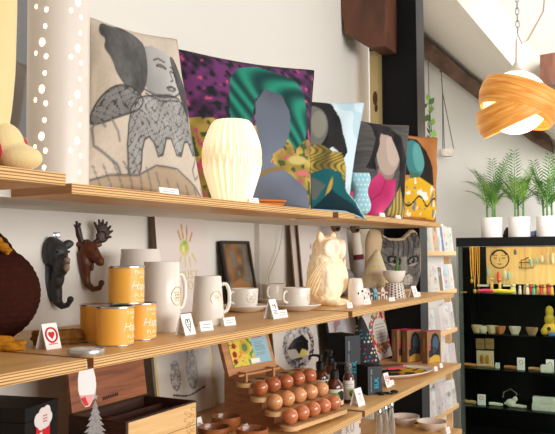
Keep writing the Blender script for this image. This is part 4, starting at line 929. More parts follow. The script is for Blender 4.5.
# wrapped print with two owls
def owlart(u, v):
    for cx, cy, rx, ry, k in ((.32, .50, .085, .165, 1), (.32, .64, .075, .065, 3), (.61, .54, .10, .24, 2), (.60, .76, .09, .07, 4)):
        d = ((u - cx) / rx) ** 2 + ((v - cy) / ry) ** 2
        if d < 1:
            n = vnoise(u * 34, v * 48, k); return (.9, mixc((96, 92, 90), (210, 204, 196), n * 1.15 + (0 if d < .75 else -.45)))
    if abs(v - .27 - .03 * math.sin(u * 9)) < .012 and .25 < u < .85: return (1, (90, 84, 80))
t = leaning('wrapped_print', 'clear wrapped print of two grey owls leaning behind the wooden box', 'art print', 152, 209, 338, B, -.165, -.225, .010, (216, 208, 196),
  [('f', owlart), ('e', .29, .65, .018, .016, 0, (50, 48, 48)), ('e', .35, .65, .018, .016, 0, (50, 48, 48)), ('e', .56, .77, .02, .018, 0, (50, 48, 48)), ('e', .64, .77, .02, .018, 0, (50, 48, 48)), ('e', .52, .87, .07, .05, .3, (196, 170, 170)), ('e', .68, .89, .07, .05, -.3, (206, 184, 180)), ('e', .6, .92, .05, .04, 0, (186, 160, 164)), ('l', [(.02, 0), (.02, 1)], .014, (214, 190, 96)), ('l', [(.985, 0), (.985, 1)], .014, (214, 190, 96)), ('p', [(.72, .0), (.88, .0), (.96, .5), (.9, .5)], (230, 224, 214))], mat('grey_backing', (168, 156, 142), .8), m=printed('wrapped_paper', .12, .1, 18, spec=.6, coat=.6), nu=70, nv=110, ymid=390)
w_, h_ = t['_w'], t['_h']; clean(t)
SLV = mat('cellophane', (255, 255, 255), .08, trans=1, ior=1.02, spec=.7, bump=.5, bscale=22, alpha=.25)
mb = MB(); n = 12; G = [[mb.v((.004 + .004 * vnoise(i * .8, j * .6, 4), (i / n - .5) * (w_ + .012), j / n * (h_ + .004))) for i in range(n + 1)] for j in range(n + 1)]
for j in range(n):
    for i in range(n): mb.f([G[j][i], G[j][i + 1], G[j + 1][i + 1], G[j + 1][i]])
mb.build('clear_sleeve', SLV, t)
t = leaning('plain_board', 'plain pale board leaning on the wall behind the wooden bowls', 'board', 203, 241, 335, B, -.175, -.235, .008, (188, 178, 168), [('l', [(.05, 0), (.05, 1)], .03, (200, 190, 178))], mat('grey_backing', (168, 156, 142), .8), nu=20, nv=4, ymid=380); clean(t)
# small wooden bowls
def wbowl(px, py, r, h, label):
    t = thing('wooden_bowl', label, 'bowl', away(px, py, B, r * .6), 0, 'small turned wooden bowls')
    MB().lathe([(0, 0), (r * .55, 0), (r * .8, h * .25), (r, h * .7), (r * .99, h), (r * .93, h), (r * .9, h * .72), (r * .6, h * .2), (0, h * .14)], 44).build('bowl', BOWLW, t); return t
wbowl(226, 433, .0415, .042, 'turned wooden bowl farthest back of three, below the pale leaning board')
wbowl(214, 445, .042, .042, 'turned wooden bowl nearest, cut off by the bottom edge')
wbowl(252.5, 446, .042, .040, 'turned wooden bowl with a red marked card leaning on it')
tentcard(244, 439, B, .032, .038, 'folded card with a red circle mark by the wooden bowls', -45, 'circle', (206, 52, 52))
tentcard(204, 442, B, .03, .03, 'folded white card in front of the nearest wooden bowl, at bottom edge', -45, 'scrawl')
p = P(195, 420, x=-.08)
tentcard(198, 436, B, .03, .05, 'folded card with a grey pattern behind the wooden box corner', -40, 'scrawl')
# tiered stand with wooden balls
t = thing('display_stand', 'stepped wooden display stand with four curved ledges holding wooden balls', 'stand', (0, 1.83, B), R(-7))
STM = Matrix.Rotation(R(-7), 4, 'Z')
tiers = [(.178, .022), (.134, .058), (.091, .094), (.043, .130)]   # x centre, ledge top height
Y0, Y1 = .035, .285
mb = MB(); mb.prism([(-.075, 0), (.17, 0), (.16, .01), (.108, .01), (.108, .046), (.065, .046), (.065, .082), (.017, .082), (.017, .118), (-.0, .118), (-.04, .138), (-.075, .138)], .06, .285, 'y'); mb.build('stepped_block', TEAK, t, smooth=False)
LEDGE = wood('ledge_wood', (188, 142, 92), (222, 180, 126), (10, 3, 40), .45, 1.6)
BALLM = [wood('ball_red', (186, 100, 60), (222, 140, 92), (16, 16, 50), .22, 1.5, coat=.5), wood('ball_tan', (208, 136, 84), (236, 176, 122), (16, 16, 50), .22, 1.5, coat=.5), wood('ball_dark', (164, 84, 48), (206, 122, 78), (20, 20, 50), .22, 1.5, coat=.5)]
rb = .0222; ballinfo = []
for k, (xc, zt_) in enumerate(tiers):
    mb = MB(); o_ = []
    off = .03 * (k if k < 3 else 2.4) * .35
    ya, yb = Y0 - off, Y1 + .01
    for i in range(13): a = PI + PI * i / 12; o_.append((xc + .026 * math.cos(a), ya + .026 * math.sin(a)))
    for i in range(13): a = PI * i / 12; o_.append((xc + .026 * math.cos(a), yb + .026 * math.sin(a)))
    mb.prism(o_, zt_ - .012, zt_, 'z'); bmesh.ops.bevel(mb.bm, geom=list(mb.bm.edges), offset=.0015, segments=1, affect='EDGES') if False else None
    lg = mb.build('ledge', LEDGE, t, angle=30)
    mb = MB(); ys = [ya + .004 + (yb - ya - .03) * i / 4 for i in range(5)]
    for y in ys: mb.at((xc, y, zt_ + .0003)).lathe([(0, 0), (.0135, 0), (.0145, .0004)], 24)
    mb.bm.free()
    if k == 3:
        for y in ys: MB().at((xc, y, zt_ + .0003)).lathe([(0, 0), (.0135, 0), (.0145, .0004)], 24).build('hollow', mat('hollow_dark', (112, 72, 42), .7), lg)
    else:
        for i, y in enumerate(ys): q_ = STM @ Vector((xc, y, 0)); ballinfo.append((k, i, q_.x, 1.83 + q_.y, B + zt_ + .0012))
MB().box((.172, .06, 0), (.184, .072, .0098)).build('support', TEAK, t, smooth=False); MB().box((.172, .24, 0), (.184, .252, .0098)).build('support', TEAK, t, smooth=False)
rows = ('lowest', 'middle', 'upper'); ords = ('nearest', 'second nearest', 'centre', 'second farthest', 'farthest'); b0 = None
for k, i, x, y, z in ballinfo:
    lb = '%s polished wooden ball on the %s filled ledge of the stepped stand' % (ords[i], rows[k])
    o = bpy.data.objects.new('wooden_ball', b0) if b0 else None
    key = (k * 7 + i * 3) % 3
    me = 'ball_mesh_%d' % key
    if me not in bpy.data.meshes:
        m2 = MB().ell((0, 0, rb), rb, 32, 20).mesh(me); m2.materials.append(BALLM[key]); m2.polygons.foreach_set('use_smooth', [True] * len(m2.polygons))
    o = bpy.data.objects.new('wooden_ball', bpy.data.meshes[me]); C.objects.link(o); o.location = (x, y, z); o.rotation_euler = (0, 0, k * 1.3 + i * 2.1); tag(o, lb, 'ball', 'polished wooden balls on the stand')
# card on its little easel
ea, eb = P(223, 345, x=-.005), P(280, 366, x=-.005)
t = thing('card_easel', 'wooden easel board with a yellow and blue card above the empty ledge', 'sign', (.028, 1.785, B + .1312), R(-9)); t.scale = (1.2, 1.32, .9)
BD = wood('easel_wood', (168, 112, 68), (200, 144, 94), (10, 4, 40), .5, 1.4)
mb = MB(); mb.box((-.012, .0, .022), (0, .165, .16), .001); brd = mb.build('board', BD, t, rot=(0, R(-14), 0), smooth=False)
def cardart(u, v):
    if u > .58: 
        if .2 < v < .68 and abs((v * 22) % 1 - .5) < .16 and .63 < u < .92 - .1 * hsh(0, int(v * 22), 3): return (1, (110, 130, 142))
        if .74 < v < .86 and .63 < u < .88 and abs((v * 16) % 1 - .5) < .3: return (1, (176, 96, 120))
        return (1, (150, 186, 198))
    n = vnoise(u * 16, v * 14, 2)
    if n > .72: return (1, (92, 150, 70))
    if n < .18: return (1, (226, 140, 60))
cs = sheet('card', .132, .108, (222, 200, 76), [('f', cardart), ('e', .10, .82, .06, .08, 0, (140, 34, 30)), ('e', .12, .60, .05, .08, 0, (150, 40, 34)), ('e', .10, .36, .055, .09, 0, (146, 36, 32)), ('e', .08, .16, .05, .07, 0, (140, 34, 30)), ('e', .38, .52, .13, .2, 0, (196, 166, 60)), ('e', .38, .52, .07, .12, 0, (96, 130, 70)), ('p', [(.46, .03), (.70, .03), (.70, .16), (.46, .16)], (242, 238, 230))], PAPER, brd, (.0012, .086, .046), nu=70, nv=60)
mb = MB().box((-.006, .03, 0), (.018, .036, .03)); mb.build('foot', BD, t, smooth=False); MB().box((-.006, .125, 0), (.018, .131, .03)).build('foot', BD, t, smooth=False)
MB().box((.0, .012, .020), (.014, .155, .026)).build('lip', BD, t, smooth=False)
# wrapped black and white print
def birdart(u, v):
    d = ((u - .54) / .36) ** 2 + ((v - .48) / .36) ** 2
    if d < 1 and (d > .55 or v < .3):
        if vnoise(u * 26, v * 34, 5) > .5: return (1, (70, 66, 72))
        return (1, (170, 160, 156))
    if inpoly(u, v, [(.26, .46), (.44, .60), (.64, .64), (.76, .52), (.74, .36), (.6, .42), (.52, .34), (.46, .44)]): return (1, (28, 26, 28))
    if inpoly(u, v, [(.50, .32), (.60, .42), (.72, .36), (.70, .26), (.56, .20)]): return (1, (216, 206, 110))
    if .3 < u < .72 and .62 < v < .84 and vnoise(u * 30, v * 20, 2) > .5: return (1, (150, 150, 170))
t = leaning('wrapped_print', 'cellophane wrapped print with a black bird and yellow patch beside the easel', 'art print', 270, 314, 316, B, -.19, -.245, .008, (216, 208, 198), [('f', birdart)], mat('brown_backing', (116, 86, 66), .8), m=printed('wrapped_paper', .12, .1, 18), nu=70, nv=90, ymid=350)
w_, h_ = t['_w'], t['_h']; clean(t)
mb = MB(); n = 12; G = [[mb.v((.004 + .006 * vnoise(i * .9, j * .7, 7), (i / n - .5) * (w_ + .01), j / n * (h_ + .004))) for i in range(n + 1)] for j in range(n + 1)]
for j in range(n):
    for i in range(n): mb.f([G[j][i], G[j][i + 1], G[j + 1][i + 1], G[j + 1][i]])
mb.build('clear_bag', SLV, t)
# pump bottles
AMBER = mat('amber_glass', (86, 34, 12), .08, spec=.7, coat=.6); PUMPB = mat('black_pump', (20, 19, 20), .35)
def lab(u, v):
    if math.hypot((u - .42) / .16, (v - .62) / .18) < 1: return (1, (116, 156, 44))
    if inpoly(u, v, [(.5, .2), (.8, .3), (.86, .75), (.66, .92), (.52, .8), (.6, .5)]): return (1, (30, 34, 28))
    if math.hypot((u - .2) / .05, (v - .3) / .07) < 1: return (1, (96, 130, 60))
    if u < .35 and abs((v * 14) % 1 - .5) < .15 and v > .45: return (1, (160, 158, 150))
def pump(px, py, label, rz, s=1.0):
    r, h = .0295 * s, .088 * s; t = thing('pump_bottle', label, 'bottle', away(px, py, B, r), R(rz), 'amber pump bottles')
    MB().lathe([(0, 0), (r * .9, 0), (r, .004), (r, h * .72), (r * .92, h * .84), (r * .62, h * .97), (r * .42, h * 1.04), (r * .42, h * 1.12), (0, h * 1.12)], 40).build('bottle', AMBER, t)
    pm = MB().lathe([(0, h * 1.05), (r * .52, h * 1.05), (r * .52, h * 1.32), (r * .36, h * 1.36), (r * .2, h * 1.38), (r * .2, h * 1.52), (r * .36, h * 1.53), (r * .36, h * 1.63), (0, h * 1.65)], 28).build('pump', PUMPB, t)
    MB().tube([(0, 0, h * 1.58), (r * .8, 0, h * 1.6), (r * 1.25, 0, h * 1.57), (r * 1.4, 0, h * 1.5)], [r * .17, r * .15, r * .12, r * .1], 10).build('nozzle', PUMPB, pm)
    def fn(u, v): a = (u - .5) * 3.6 - PI * .28 - R(rz); return (r * 1.012 * math.cos(a), r * 1.012 * math.sin(a), .008 * s + v * h * .58)
    sheet('label_sticker', 1, 1, (214, 208, 192), [('f', lab)], PAPER, t, nu=60, nv=40, fn=fn); return t
pump(320.5, 397, 'amber pump bottle with black nozzle pointing left, behind the wooden balls', 195, .98)
pump(334.5, 408, 'front amber pump bottle with a green and black label by the stand end', 20, .98)
pump(331, 391, 'amber pump bottle standing behind the other two, mostly hidden', 150, .98)
r = .0185; t = thing('spray_bottle', 'slim amber spray bottle with clear cap before the black boxes', 'bottle', away(348.8, 403.5, B, r), 0)
MB().lathe([(0, 0), (r * .92, 0), (r, .003), (r, .082), (r * .8, .092), (r * .45, .096), (r * .45, .1)], 32).build('bottle', AMBER, t)
MB().lathe([(r * .6, .095), (r * .6, .108), (r * .35, .11), (r * .35, .118), (0, .118)], 24).build('spray_head', PUMPB, t)
MB().lathe([(r * .66, .096), (r * .68, .128), (r * .6, .131), (0, .131)], 24).build('clear_cap', mat('clear_cap', (220, 224, 228), .06, trans=.85, ior=1.2), t)
def fn(u, v): a = (u - .5) * 3.6 - PI * .3; return (r * 1.015 * math.cos(a), r * 1.015 * math.sin(a), .012 + v * .062)
sheet('label_sticker', 1, 1, (222, 216, 202), [('e', .62, .35, .17, .14, .3, (120, 160, 50)), ('e', .56, .24, .05, .1, .6, (70, 104, 40)), ('l', [(.25, .8), (.7, .8)], .02, (150, 150, 142)), ('l', [(.3, .7), (.6, .7)], .015, (170, 168, 160))], PAPER, t, nu=50, nv=36, fn=fn)
# black boxes with blue lettering
BLUE = mat('bright_blue_ink', (30, 172, 206), .5); LITFACE = mat('lit_card_face', (52, 55, 61), .6)  # black carton front coloured greyer for the light falling on it
def bbox(label, p, rz, dx, dy, h, ts):
    t = thing('carton', label, 'box', p, rz, 'black cartons with blue lettering')
    MB().box((-dx, 0, 0), (-.0004, dy, h), .0008).build('box', BLACKP, t, smooth=False)
    MB().box((-.0006, .0006, .0006), (0, dy - .0006, h - .0006)).build('lit_front', LITFACE, t, smooth=False)
    mb = text_mb('ELK', ts, .0004, spacing=.95, bold=.0006); shift(mb, (0, 0, 0), (PI / 2, 0, 0)); shift(mb, (.0002, dy * .6, h * .4)); mb.build('blue_lettering', BLUE, t, smooth=False)
    mb = MB(); mb.box((.0001, dy * .2, h * .72), (.0005, dy * .3, h * .9)).box((.0001, dy * .2, h * .1), (.0005, dy * .26, h * .66)); mb.build('small_print', mat('pale_grey_ink', (120, 124, 130), .6), t, smooth=False); return t
a_ = P(368, 395.5, z=B); a_.z = B
bbox('front black carton with blue lettering, next to the spray bottle', a_, R(-34), .072, .060, .098, .024)
b1 = Vector((.055, 2.515, B))
bbox('taller black carton with blue lettering standing behind the front carton', b1, R(-34), .125, .066, .192, .028)
p = P(334, 318, x=-.12)
def shiny(u, v): return mixc((206, 206, 208), (240, 240, 242), vnoise(u * 5, v * 6, 3)) if not (.2 < u < .45 and vnoise(u * 7, v * 7, 1) > .55) else (206, 160, 172)
t = leaning('wrapped_print', 'pale wrapped print in dark frame above the taller black carton', 'art print', 323, 354, 304, B, -.17, -.245, .014, shiny, [], BLACKP, m=printed('wrapped_paper', .12, .1, 18), frame=(.012, mat('dark_frame', (52, 40, 34), .5)), nu=30, nv=40, ymid=330); clean(t)
# dark spotted cone
t = thing('fabric_cone', 'dark grey fabric cone with coloured spots beside the wreath print', 'ornament', away(364.5, 370, B, .062), R(-60))
def cfn(u, v): a = u * 2 * PI; rr = .068 * (1 - v) ** .8 + .006; return (rr * math.cos(a), rr * math.sin(a) - .012 * v, v * .215)
def cspots(u, v):
    j, g = divmod(v * 14, 1); i, f = divmod(u * (20 * (1 - v) + 4) + .5 * (j % 2), 1)
    if math.hypot(f - .5, (g - .5) * .9) < .26 and v < .93 and hsh(i, j, 1) > .35: return (1, ((236, 226, 206), (40, 150, 160), (210, 50, 110), (226, 220, 210), (236, 226, 206))[int(hsh(i, j, 4) * 5)])
sheet('cloth', 1, 1, (58, 58, 64), [('f', cspots)], CLOTH, t, nu=120, nv=110, fn=cfn)
MB().tube([(0, -.012, .212), (.004, -.018, .228), (.0, -.008, .238), (-.004, -.004, .226), (0, -.012, .214)], .002, 6).build('loop', mat('dark_cord', (40, 38, 42), .8), t)
# wreath print
def wreath(u, v):
    d = math.hypot((u - .5) / .34, (v - .52) / .36)
    if .72 < d < 1.12:
        n = vnoise(u * 13, v * 15, 6); m_ = vnoise(u * 20 + 5, v * 22, 2)
        if m_ < .3: return None
        if n > .62: return (1, (206, 50, 60))
        if n > .45: return (1, (222, 160, 60))
        if n > .25: return (1, (84, 132, 92))
        return (1, (196, 80, 110))
    if d < .6 and abs((v * 16) % 1 - .5) < .12 and abs(u - .5) < .18 and .34 < v < .72: return (.7, (150, 146, 140))
    if v < .30 and d < 1.2 and vnoise(u * 14, v * 14, 9) > .55: return (1, (210, 62, 66))
t = leaning('art_print', 'white print of a floral wreath leaning before the black column', 'art print', 362, 390, 309, B, -.10, -.155, .008, (226, 218, 210), [('f', wreath)], CARD, nu=90, nv=100, ymid=340); clean(t)
# three boxes with coloured fronts
KRAFT = mat('kraft_brown', (142, 100, 66), .7, var=.06, vscale=20); PINKT = mat('pink_top', (214, 44, 92), .6)
def pbg(u, v): return mixc((150, 108, 72), (168, 124, 84), vnoise(u * 5, v * 5, 2))
psh = [('p', [(.2, .2), (.24, .7), (.36, .9), (.6, .96), (.82, .86), (.94, .6), (.94, .2)], (34, 32, 36)), ('e', .60, .62, .22, .22, .1, (70, 92, 112)), ('e', .18, .52, .07, .05, 0, (206, 40, 100)), ('e', .16, .3, .08, .12, 0, (60, 44, 44)), ('p', [(.1, .02), (.2, .18), (.5, .26), (.85, .24), (.96, .02)], (206, 164, 62)), ('e', .52, .4, .16, .1, .2, (52, 60, 70))]
for nm, px, py in (('left hand', 397.5, 357), ('middle', 407.5, 358.3), ('right hand', 427.5, 361.4)):
    p = P(px, py, z=B); q = Vector((p.x - .03, min(p.y - .12, 3.235), B)) if False else Vector((p.x, p.y, B))
    if q.y > 3.24: k_ = (3.24 - 0) / q.y; q = Vector((CAM.x + (q.x - CAM.x) * k_, 3.24, B))
    t = thing('gift_carton', '%s of three kraft cartons with a pink top behind the oval plate' % nm, 'box', q, R(-26), 'kraft cartons with printed fronts')
    MB().box((-.036, 0, 0), (-.0006, .088, .142), .0006).build('box', KRAFT, t, smooth=False)
    sheet('printed_front', .086, .141, pbg, psh, PAPER, t, (0, .044, .0005), nu=40, nv=60)
    MB().box((-.0355, .0005, .1421), (-.001, .0875, .1432)).build('top', PINKT, t, smooth=False)
    MB().box((-.023, -.0006, .05), (-.015, -.0001, .11)).build('spine_print', mat('kraft_light', (176, 136, 98), .7), t, smooth=False)
# oval plate
pp = P(406, 374, z=B)
t = thing('oval_plate', 'oval plate printed in black and yellow near the end of the third shelf', 'plate', (pp.x - .03, pp.y - .06, B), R(62)); t.scale = (1.36, 1.36, 1.1)
MB().at(sc=(1.45, .92, 1)).lathe([(0, 0), (.06, 0), (.078, .008), (.092, .016), (.092, .019), (.078, .012), (.06, .005), (0, .005)], 56).build('plate', CERAM, t)
def platefn(u, v): a = u * 2 * PI; rr = .078 * v; return (1.45 * rr * math.cos(a), .92 * rr * math.sin(a), .0055 + (.0068 * max(0, (v - .75) / .25)))
def platebg(u, v):
    a = u * 2 * PI; x, y = v * math.cos(a), v * math.sin(a); n = vnoise(x * 6 + 9, y * 6 + 9, 4)
    if x > .1 and n > .45: return (222, 176, 40)
    if x < -.1 and n > .55: return (90, 120, 140)
    return (44, 42, 46)
sheet('print', 1, 1, platebg, [], PAPER, t, nu=90, nv=30, fn=platefn)
t = thing('serving_board', 'brown wooden board resting across the back of the oval plate', 'board', (pp.x - .085, pp.y - .05, B + .0225), R(62))
MB().prism([(-.13, -.028), (.07, -.034), (.10, -.02), (.11, .0), (.10, .02), (.07, .034), (-.13, .028)], 0, .010, 'z').build('board', wood('cocoa_wood', (112, 72, 56), (146, 100, 80), (3, 12, 40), .5), t, smooth=False)
MB().prism([(-.0, -.036), (.08, -.046), (.10, -.04), (.02, -.028)], .0, .006, 'z').build('pink_band', PINKT, t, smooth=False)
# black looped cord
p = P(388, 394.5, z=B)
mb = MB()
q = [(-.034, -.018, .004), (-.02, -.022, .006), (-.01, -.012, .005), (-.02, .0, .004), (-.03, .01, .004), (-.01, .016, .004), (.0, .004, .004), (.012, -.01, .004), (.02, .012, .004), (.03, .03, .005)]
mb.tube(q, .0028, 8).ell((-.022, -.014, .006), (.013, .011, .006)).ell((.022, .024, .006), (.014, .010, .006)).ell((-.002, .0, .005), (.008, .006, .005))
tag(mb.build('hair_tie', mat('black_elastic', (22, 20, 20), .7), loc=(p.x, p.y, B), rot=(0, 0, R(20))), 'small black elastic bow lying in front of the black carton', 'accessory')
tentcard(357.5, 405, B, .045, .054, 'folded card on the third shelf in front of the spray bottle', -48, 'scrawl', (150, 146, 146))
tentcard(385.5, 386.5, B, .036, .05, 'folded card with a pink drawing left of the oval plate', -50, 'circle', (222, 110, 110))
pricecard(391.5, 385.3, B, .034, .018, 'price card in front of the pink marked folded card', -50)
pricecard(436.5, 371, B, .02, .018, 'price card at the end of oval plate, left of two', -55)
pricecard(441.8, 367.5, B, .02, .018, 'price card at the end of oval plate, right of two', -55)
pricecard(437.5, 362, B, .06, .014, 'long price card lying before the right kraft carton', -40)
p = P(356, 362, x=.03)
pricecard(359, 392.2, B + .0, .02, .012, 'tiny price card beside the front black carton', -48)
# ================================================================== LOWEST SHELF
def dish(px, py, label):
    t = thing('ceramic_bowl', label, 'bowl', away(px, py, L4, .045), 0, 'shallow white bowls')
    MB().lathe([(0, 0), (.032, 0), (.034, .004), (.052, .016), (.066, .036), (.067, .040), (.064, .040), (.05, .020), (.03, .009), (0, .008)], 48).build('bowl', mat('speckled_white', (222, 208, 194), .3, var=.08, vscale=120), t)
    MB().at((.01, -.005, .0087)).lathe([(0, .0), (.016, .001), (.0165, .0)], 20).build('glaze_spot', mat('blue_glaze', (150, 176, 188), .2, var=.2), t)
dish(405, 427, 'shallow white bowl on the lowest shelf, left of two'); dish(432, 432.5, 'shallow white bowl with a blue spot on the lowest shelf, right of two')
pricecard(449, 433.5, L4, .026, .026, 'price card right of the shallow bowls on the lowest shelf', -55)
def gbottle(px, py, label):
    p = P(px, 470, z=L4); p.z = L4; t = thing('glass_bottle', label, 'bottle', p, 0, 'clear bottles with chrome tops')
    zt_ = P(px, py, y=p.y).z - L4
    MB().lathe([(0, 0), (.012, 0), (.0135, .004), (.0135, zt_ * .62), (.009, zt_ * .78), (.008, zt_ * .86)], 28).build('bottle', mat('bottle_glass', (232, 236, 236), .05, trans=.85, ior=1.2), t)
    MB().lathe([(.009, zt_ * .84), (.010, zt_ * .90), (.007, zt_ * .92), (.007, zt_ * .97), (0, zt_)], 20).tube([(0, 0, zt_ * .95), (.010, -.008, zt_ * .955), (.013, -.010, zt_ * .92)], [.005, .004, .003], 8).build('chrome_top', CHROME, t)
gbottle(380, 404, 'clear bottle with chrome top under the third shelf edge, leftmost of three'); gbottle(386, 400, 'clear bottle with chrome top under the third shelf edge, middle of three'); gbottle(392, 396, 'clear bottle with chrome top under the third shelf edge, rightmost of three')
a = P(342, 425, x=.0); b2 = P(361, 425, x=.0); zt_ = P(350, 416, x=.0).z
t = thing('paper_bag', 'white paper bag with grey lettering below the third shelf joint', 'bag', (0, a.y, L4)); wd = b2.y - a.y
MB().box((-.10, 0, 0), (0, wd, zt_ - L4), .003).build('bag', mat('white_bag', (226, 220, 214), .8, bump=.2, bscale=30), t, smooth=False)
mb = text_mb('KU', .06, .0004, spacing=1.1); q = P(350, 428, x=.0); shift(mb, (.0002, q.y - a.y, q.z - L4)); mb.build('lettering', mat('grey_ink2', (176, 164, 158), .7), t, smooth=False)
q = P(360.5, 425, x=.0)
MB().ell((.001, wd - .012, q.z - L4), (.002, .008, .010)).ell((.001, wd - .012, q.z - L4 - .04), (.002, .008, .010)).build('brown_dots', mat('brown_dots', (160, 84, 40), .6), t)
# ================================================================== CARD RACK BEYOND THE COLUMN
RX = -.10; ra, rbY = P(424, 340, x=RX).y + .0, P(456.5, 300, x=RX).y
rk = thing('card_rack', 'white card rack with pale wooden ledges beyond the black column', 'rack', (RX, ra, 0)); rl = rbY - ra
MB().box((-.10, -.15, 0), (-.075, rl, 1.62)).build('back_panel', WALLM, rk, smooth=False)
LW = wood('ledge_pale', (206, 160, 110), (234, 194, 146), (14, 1.6, 14), .5)
MB().box((-.10, rl, 0), (-.04, rl + .02, 1.42)).build('side_panel', LW, rk, smooth=False)
ledges = [1.428, 1.20, .965, .735, .505]
for z in ledges: MB().box((-.075, -.12, z), (.0, rl + .012, z + .024), .001).build('ledge', LW, rk, smooth=False)
def cardface(k, style):
    a = hsh(k, 1); b = hsh(k, 2); c = hsh(k, 3)
    if style == 0: base = [(214, 206, 200), (196, 208, 190), (224, 214, 206), (206, 180, 150), (214, 220, 224), (120, 130, 150)][k % 6]
    elif style == 1: base = [(226, 220, 214), (150, 120, 90), (232, 226, 220), (196, 206, 214), (226, 210, 190), (222, 220, 216)][k % 6]
    else: base = [(226, 222, 216), (216, 206, 200), (230, 226, 222), (206, 196, 196), (222, 216, 206), (224, 206, 210)][k % 6]
    cols = [(196, 80, 100), (110, 150, 110), (90, 110, 150), (206, 150, 80), (70, 66, 70), (120, 170, 180)]
    sh = []
    for q in range(9): sh.append(('e', .2 + .6 * hsh(k, q + 5), .2 + .65 * hsh(k, q + 15), .05 + .10 * hsh(k, q + 25), .03 + .08 * hsh(k, q + 35), hsh(k, q) * 3, mixc(cols[int(hsh(k, q + 45) * 6)], base, .25 if style < 2 else .5)))
    sh.append(('l', [(.2, .12), (.8, .12)], .02, mixc(base, (90, 90, 90), .6)))
    return tuple(q * .88 for q in base), sh
names = ['first', 'second', 'third', 'fourth', 'fifth', 'sixth', 'seventh', 'eighth', 'ninth']; rown = ['top', 'second', 'third', 'fourth', 'lowest visible']
tint = ['grey patterned', 'green patterned', 'cream patterned', 'tan patterned', 'pale blue patterned', 'slate patterned']
for li, z in enumerate(ledges):
    if li == 3: cnt = 3
    else: cnt = 9
    for k in range(cnt):
        kk = li * 9 + k; y = ra + (.02 + (rl - .11) * k / 8 if cnt == 9 else rl - .1 - .13 * k); h = .135 + .02 * hsh(kk, 8); w = .095
        base, sh = cardface(kk, 0 if li == 0 else 1 if li == 1 else 2)
        t = thing('greeting_card', '%s printed card from the column on the %s rack ledge' % (names[k], rown[li]) if cnt == 9 else '%s printed card from the cabinet on the %s rack ledge' % (names[k], rown[li]), 'card', (RX - .014 - .006 * (k % 3), y + .05, z + .0245), R(-14 - 8 * hsh(kk, 9)), 'greeting cards on the rack', R(-7))
        MB().box((-.0016, -w / 2, 0), (-.0003, w / 2, h)).build('card', CARD, t, smooth=False)
        sheet('printed_face', w, h, base, sh, PAPER, t, nu=14, nv=20)
    if li in (2, 4):
        t = thing('acrylic_pocket', 'clear acrylic holder in front of the cards on the %s rack ledge' % rown[li], 'card holder', (RX - .006, ra, z + .0242))
        MB().box((.0, .0, 0), (.002, rl - .02, .10)).build('front', mat('acrylic', (255, 255, 255), .05, trans=1, ior=1.03, spec=.6, alpha=.5), t, smooth=False)
# ================================================================== DISPLAY CABINET
CY = 5.5; cx0 = P(457, 300, y=CY).x; cx1 = 1.15; cdp = .42; zt = P(480, 237.5, y=CY).z; zb = P(480, 246.5, y=CY).z
cab = thing('display_cabinet', 'tall black glass fronted jewellery cabinet with lit top compartment', 'cabinet', (cx0, CY, 0)); W_ = cx1 - cx0
BK = mat('cabinet_black', (14, 14, 14), .5, spec=.25)
MB().box((0, 0, zb), (W_, .022, zt)).box((0, .022, zb + .03), (W_, cdp, zt)).build('top', BK, cab, smooth=False)
MB().box((.0, cdp - .02, 0), (W_, cdp, zb)).build('back_panel', BK, cab, smooth=False)
MB().box((0, 0, 0), (W_, cdp, .10)).build('plinth', BK, cab, smooth=False)
MB().box((0, .0, .1), (.012, .012, zb)).build('frame_post', mat('corner_aluminium', (128, 132, 122), .4, metal=.2), cab, smooth=False)
MB().box((0, cdp - .04, .1), (.02, cdp - .02, zb)).build('frame_post', BK, cab, smooth=False)
MB().box((.016, .002, .1), (.044, .006, zb)).build('edge_glass', mat('green_edge_glass', (176, 188, 170), .1, trans=.9, ior=1.1), cab, smooth=False)
MB().box((.002, .014, .1), (.007, cdp - .04, zb)).build('side_panel', BK, cab, smooth=False)  # opaque black stands for side glass with dark reflections
MB().box((.045, .003, .1), (W_, .006, zb)).build('front_glass', mat('cabinet_glass', (226, 236, 228), .02, trans=1, ior=1.08), cab, smooth=False)
MB().box((.1, cdp - .14, 1.14), (.15, cdp - .02, zb)).build('inner_post', BK, cab, smooth=False)
PANW = wood('cabinet_panel', (216, 178, 118), (240, 208, 150), (20, 20, 1.5), .5)
px0 = P(484, 260, y=CY + .3).x - cx0
zq = P(500, 284, y=CY + .3).z
mb = MB(); n = 9
for i in range(n): mb.box((px0 + i * (W_ - px0) / n, .30, zq), (px0 + (i + 1) * (W_ - px0) / n - .002, .318, zb - .005))
mb.build('slatted_panel', PANW, cab, smooth=False)
shz = [P(500, y, y=CY + .02).z for y in (294, 334.5, 370, 408.5)]
for z in shz: MB().box((.014, .015, z - .006), (W_, cdp - .03, z)).build('glass_shelf', mat('shelf_glass', (120, 150, 132), .05, trans=.95, ior=1.15), cab, smooth=False)
MB().box((px0, .03, zb + .008), (W_, .07, zb + .028)).build('assumed_light_strip', mat('assumed_led_strip', (255, 240, 210), .5, emit=(255, 222, 170), estr=22), cab, smooth=False)  # unseen strip, assumed from the warm light in the top compartment
def cp(px, py, dy): return P(px, py, y=CY + dy)
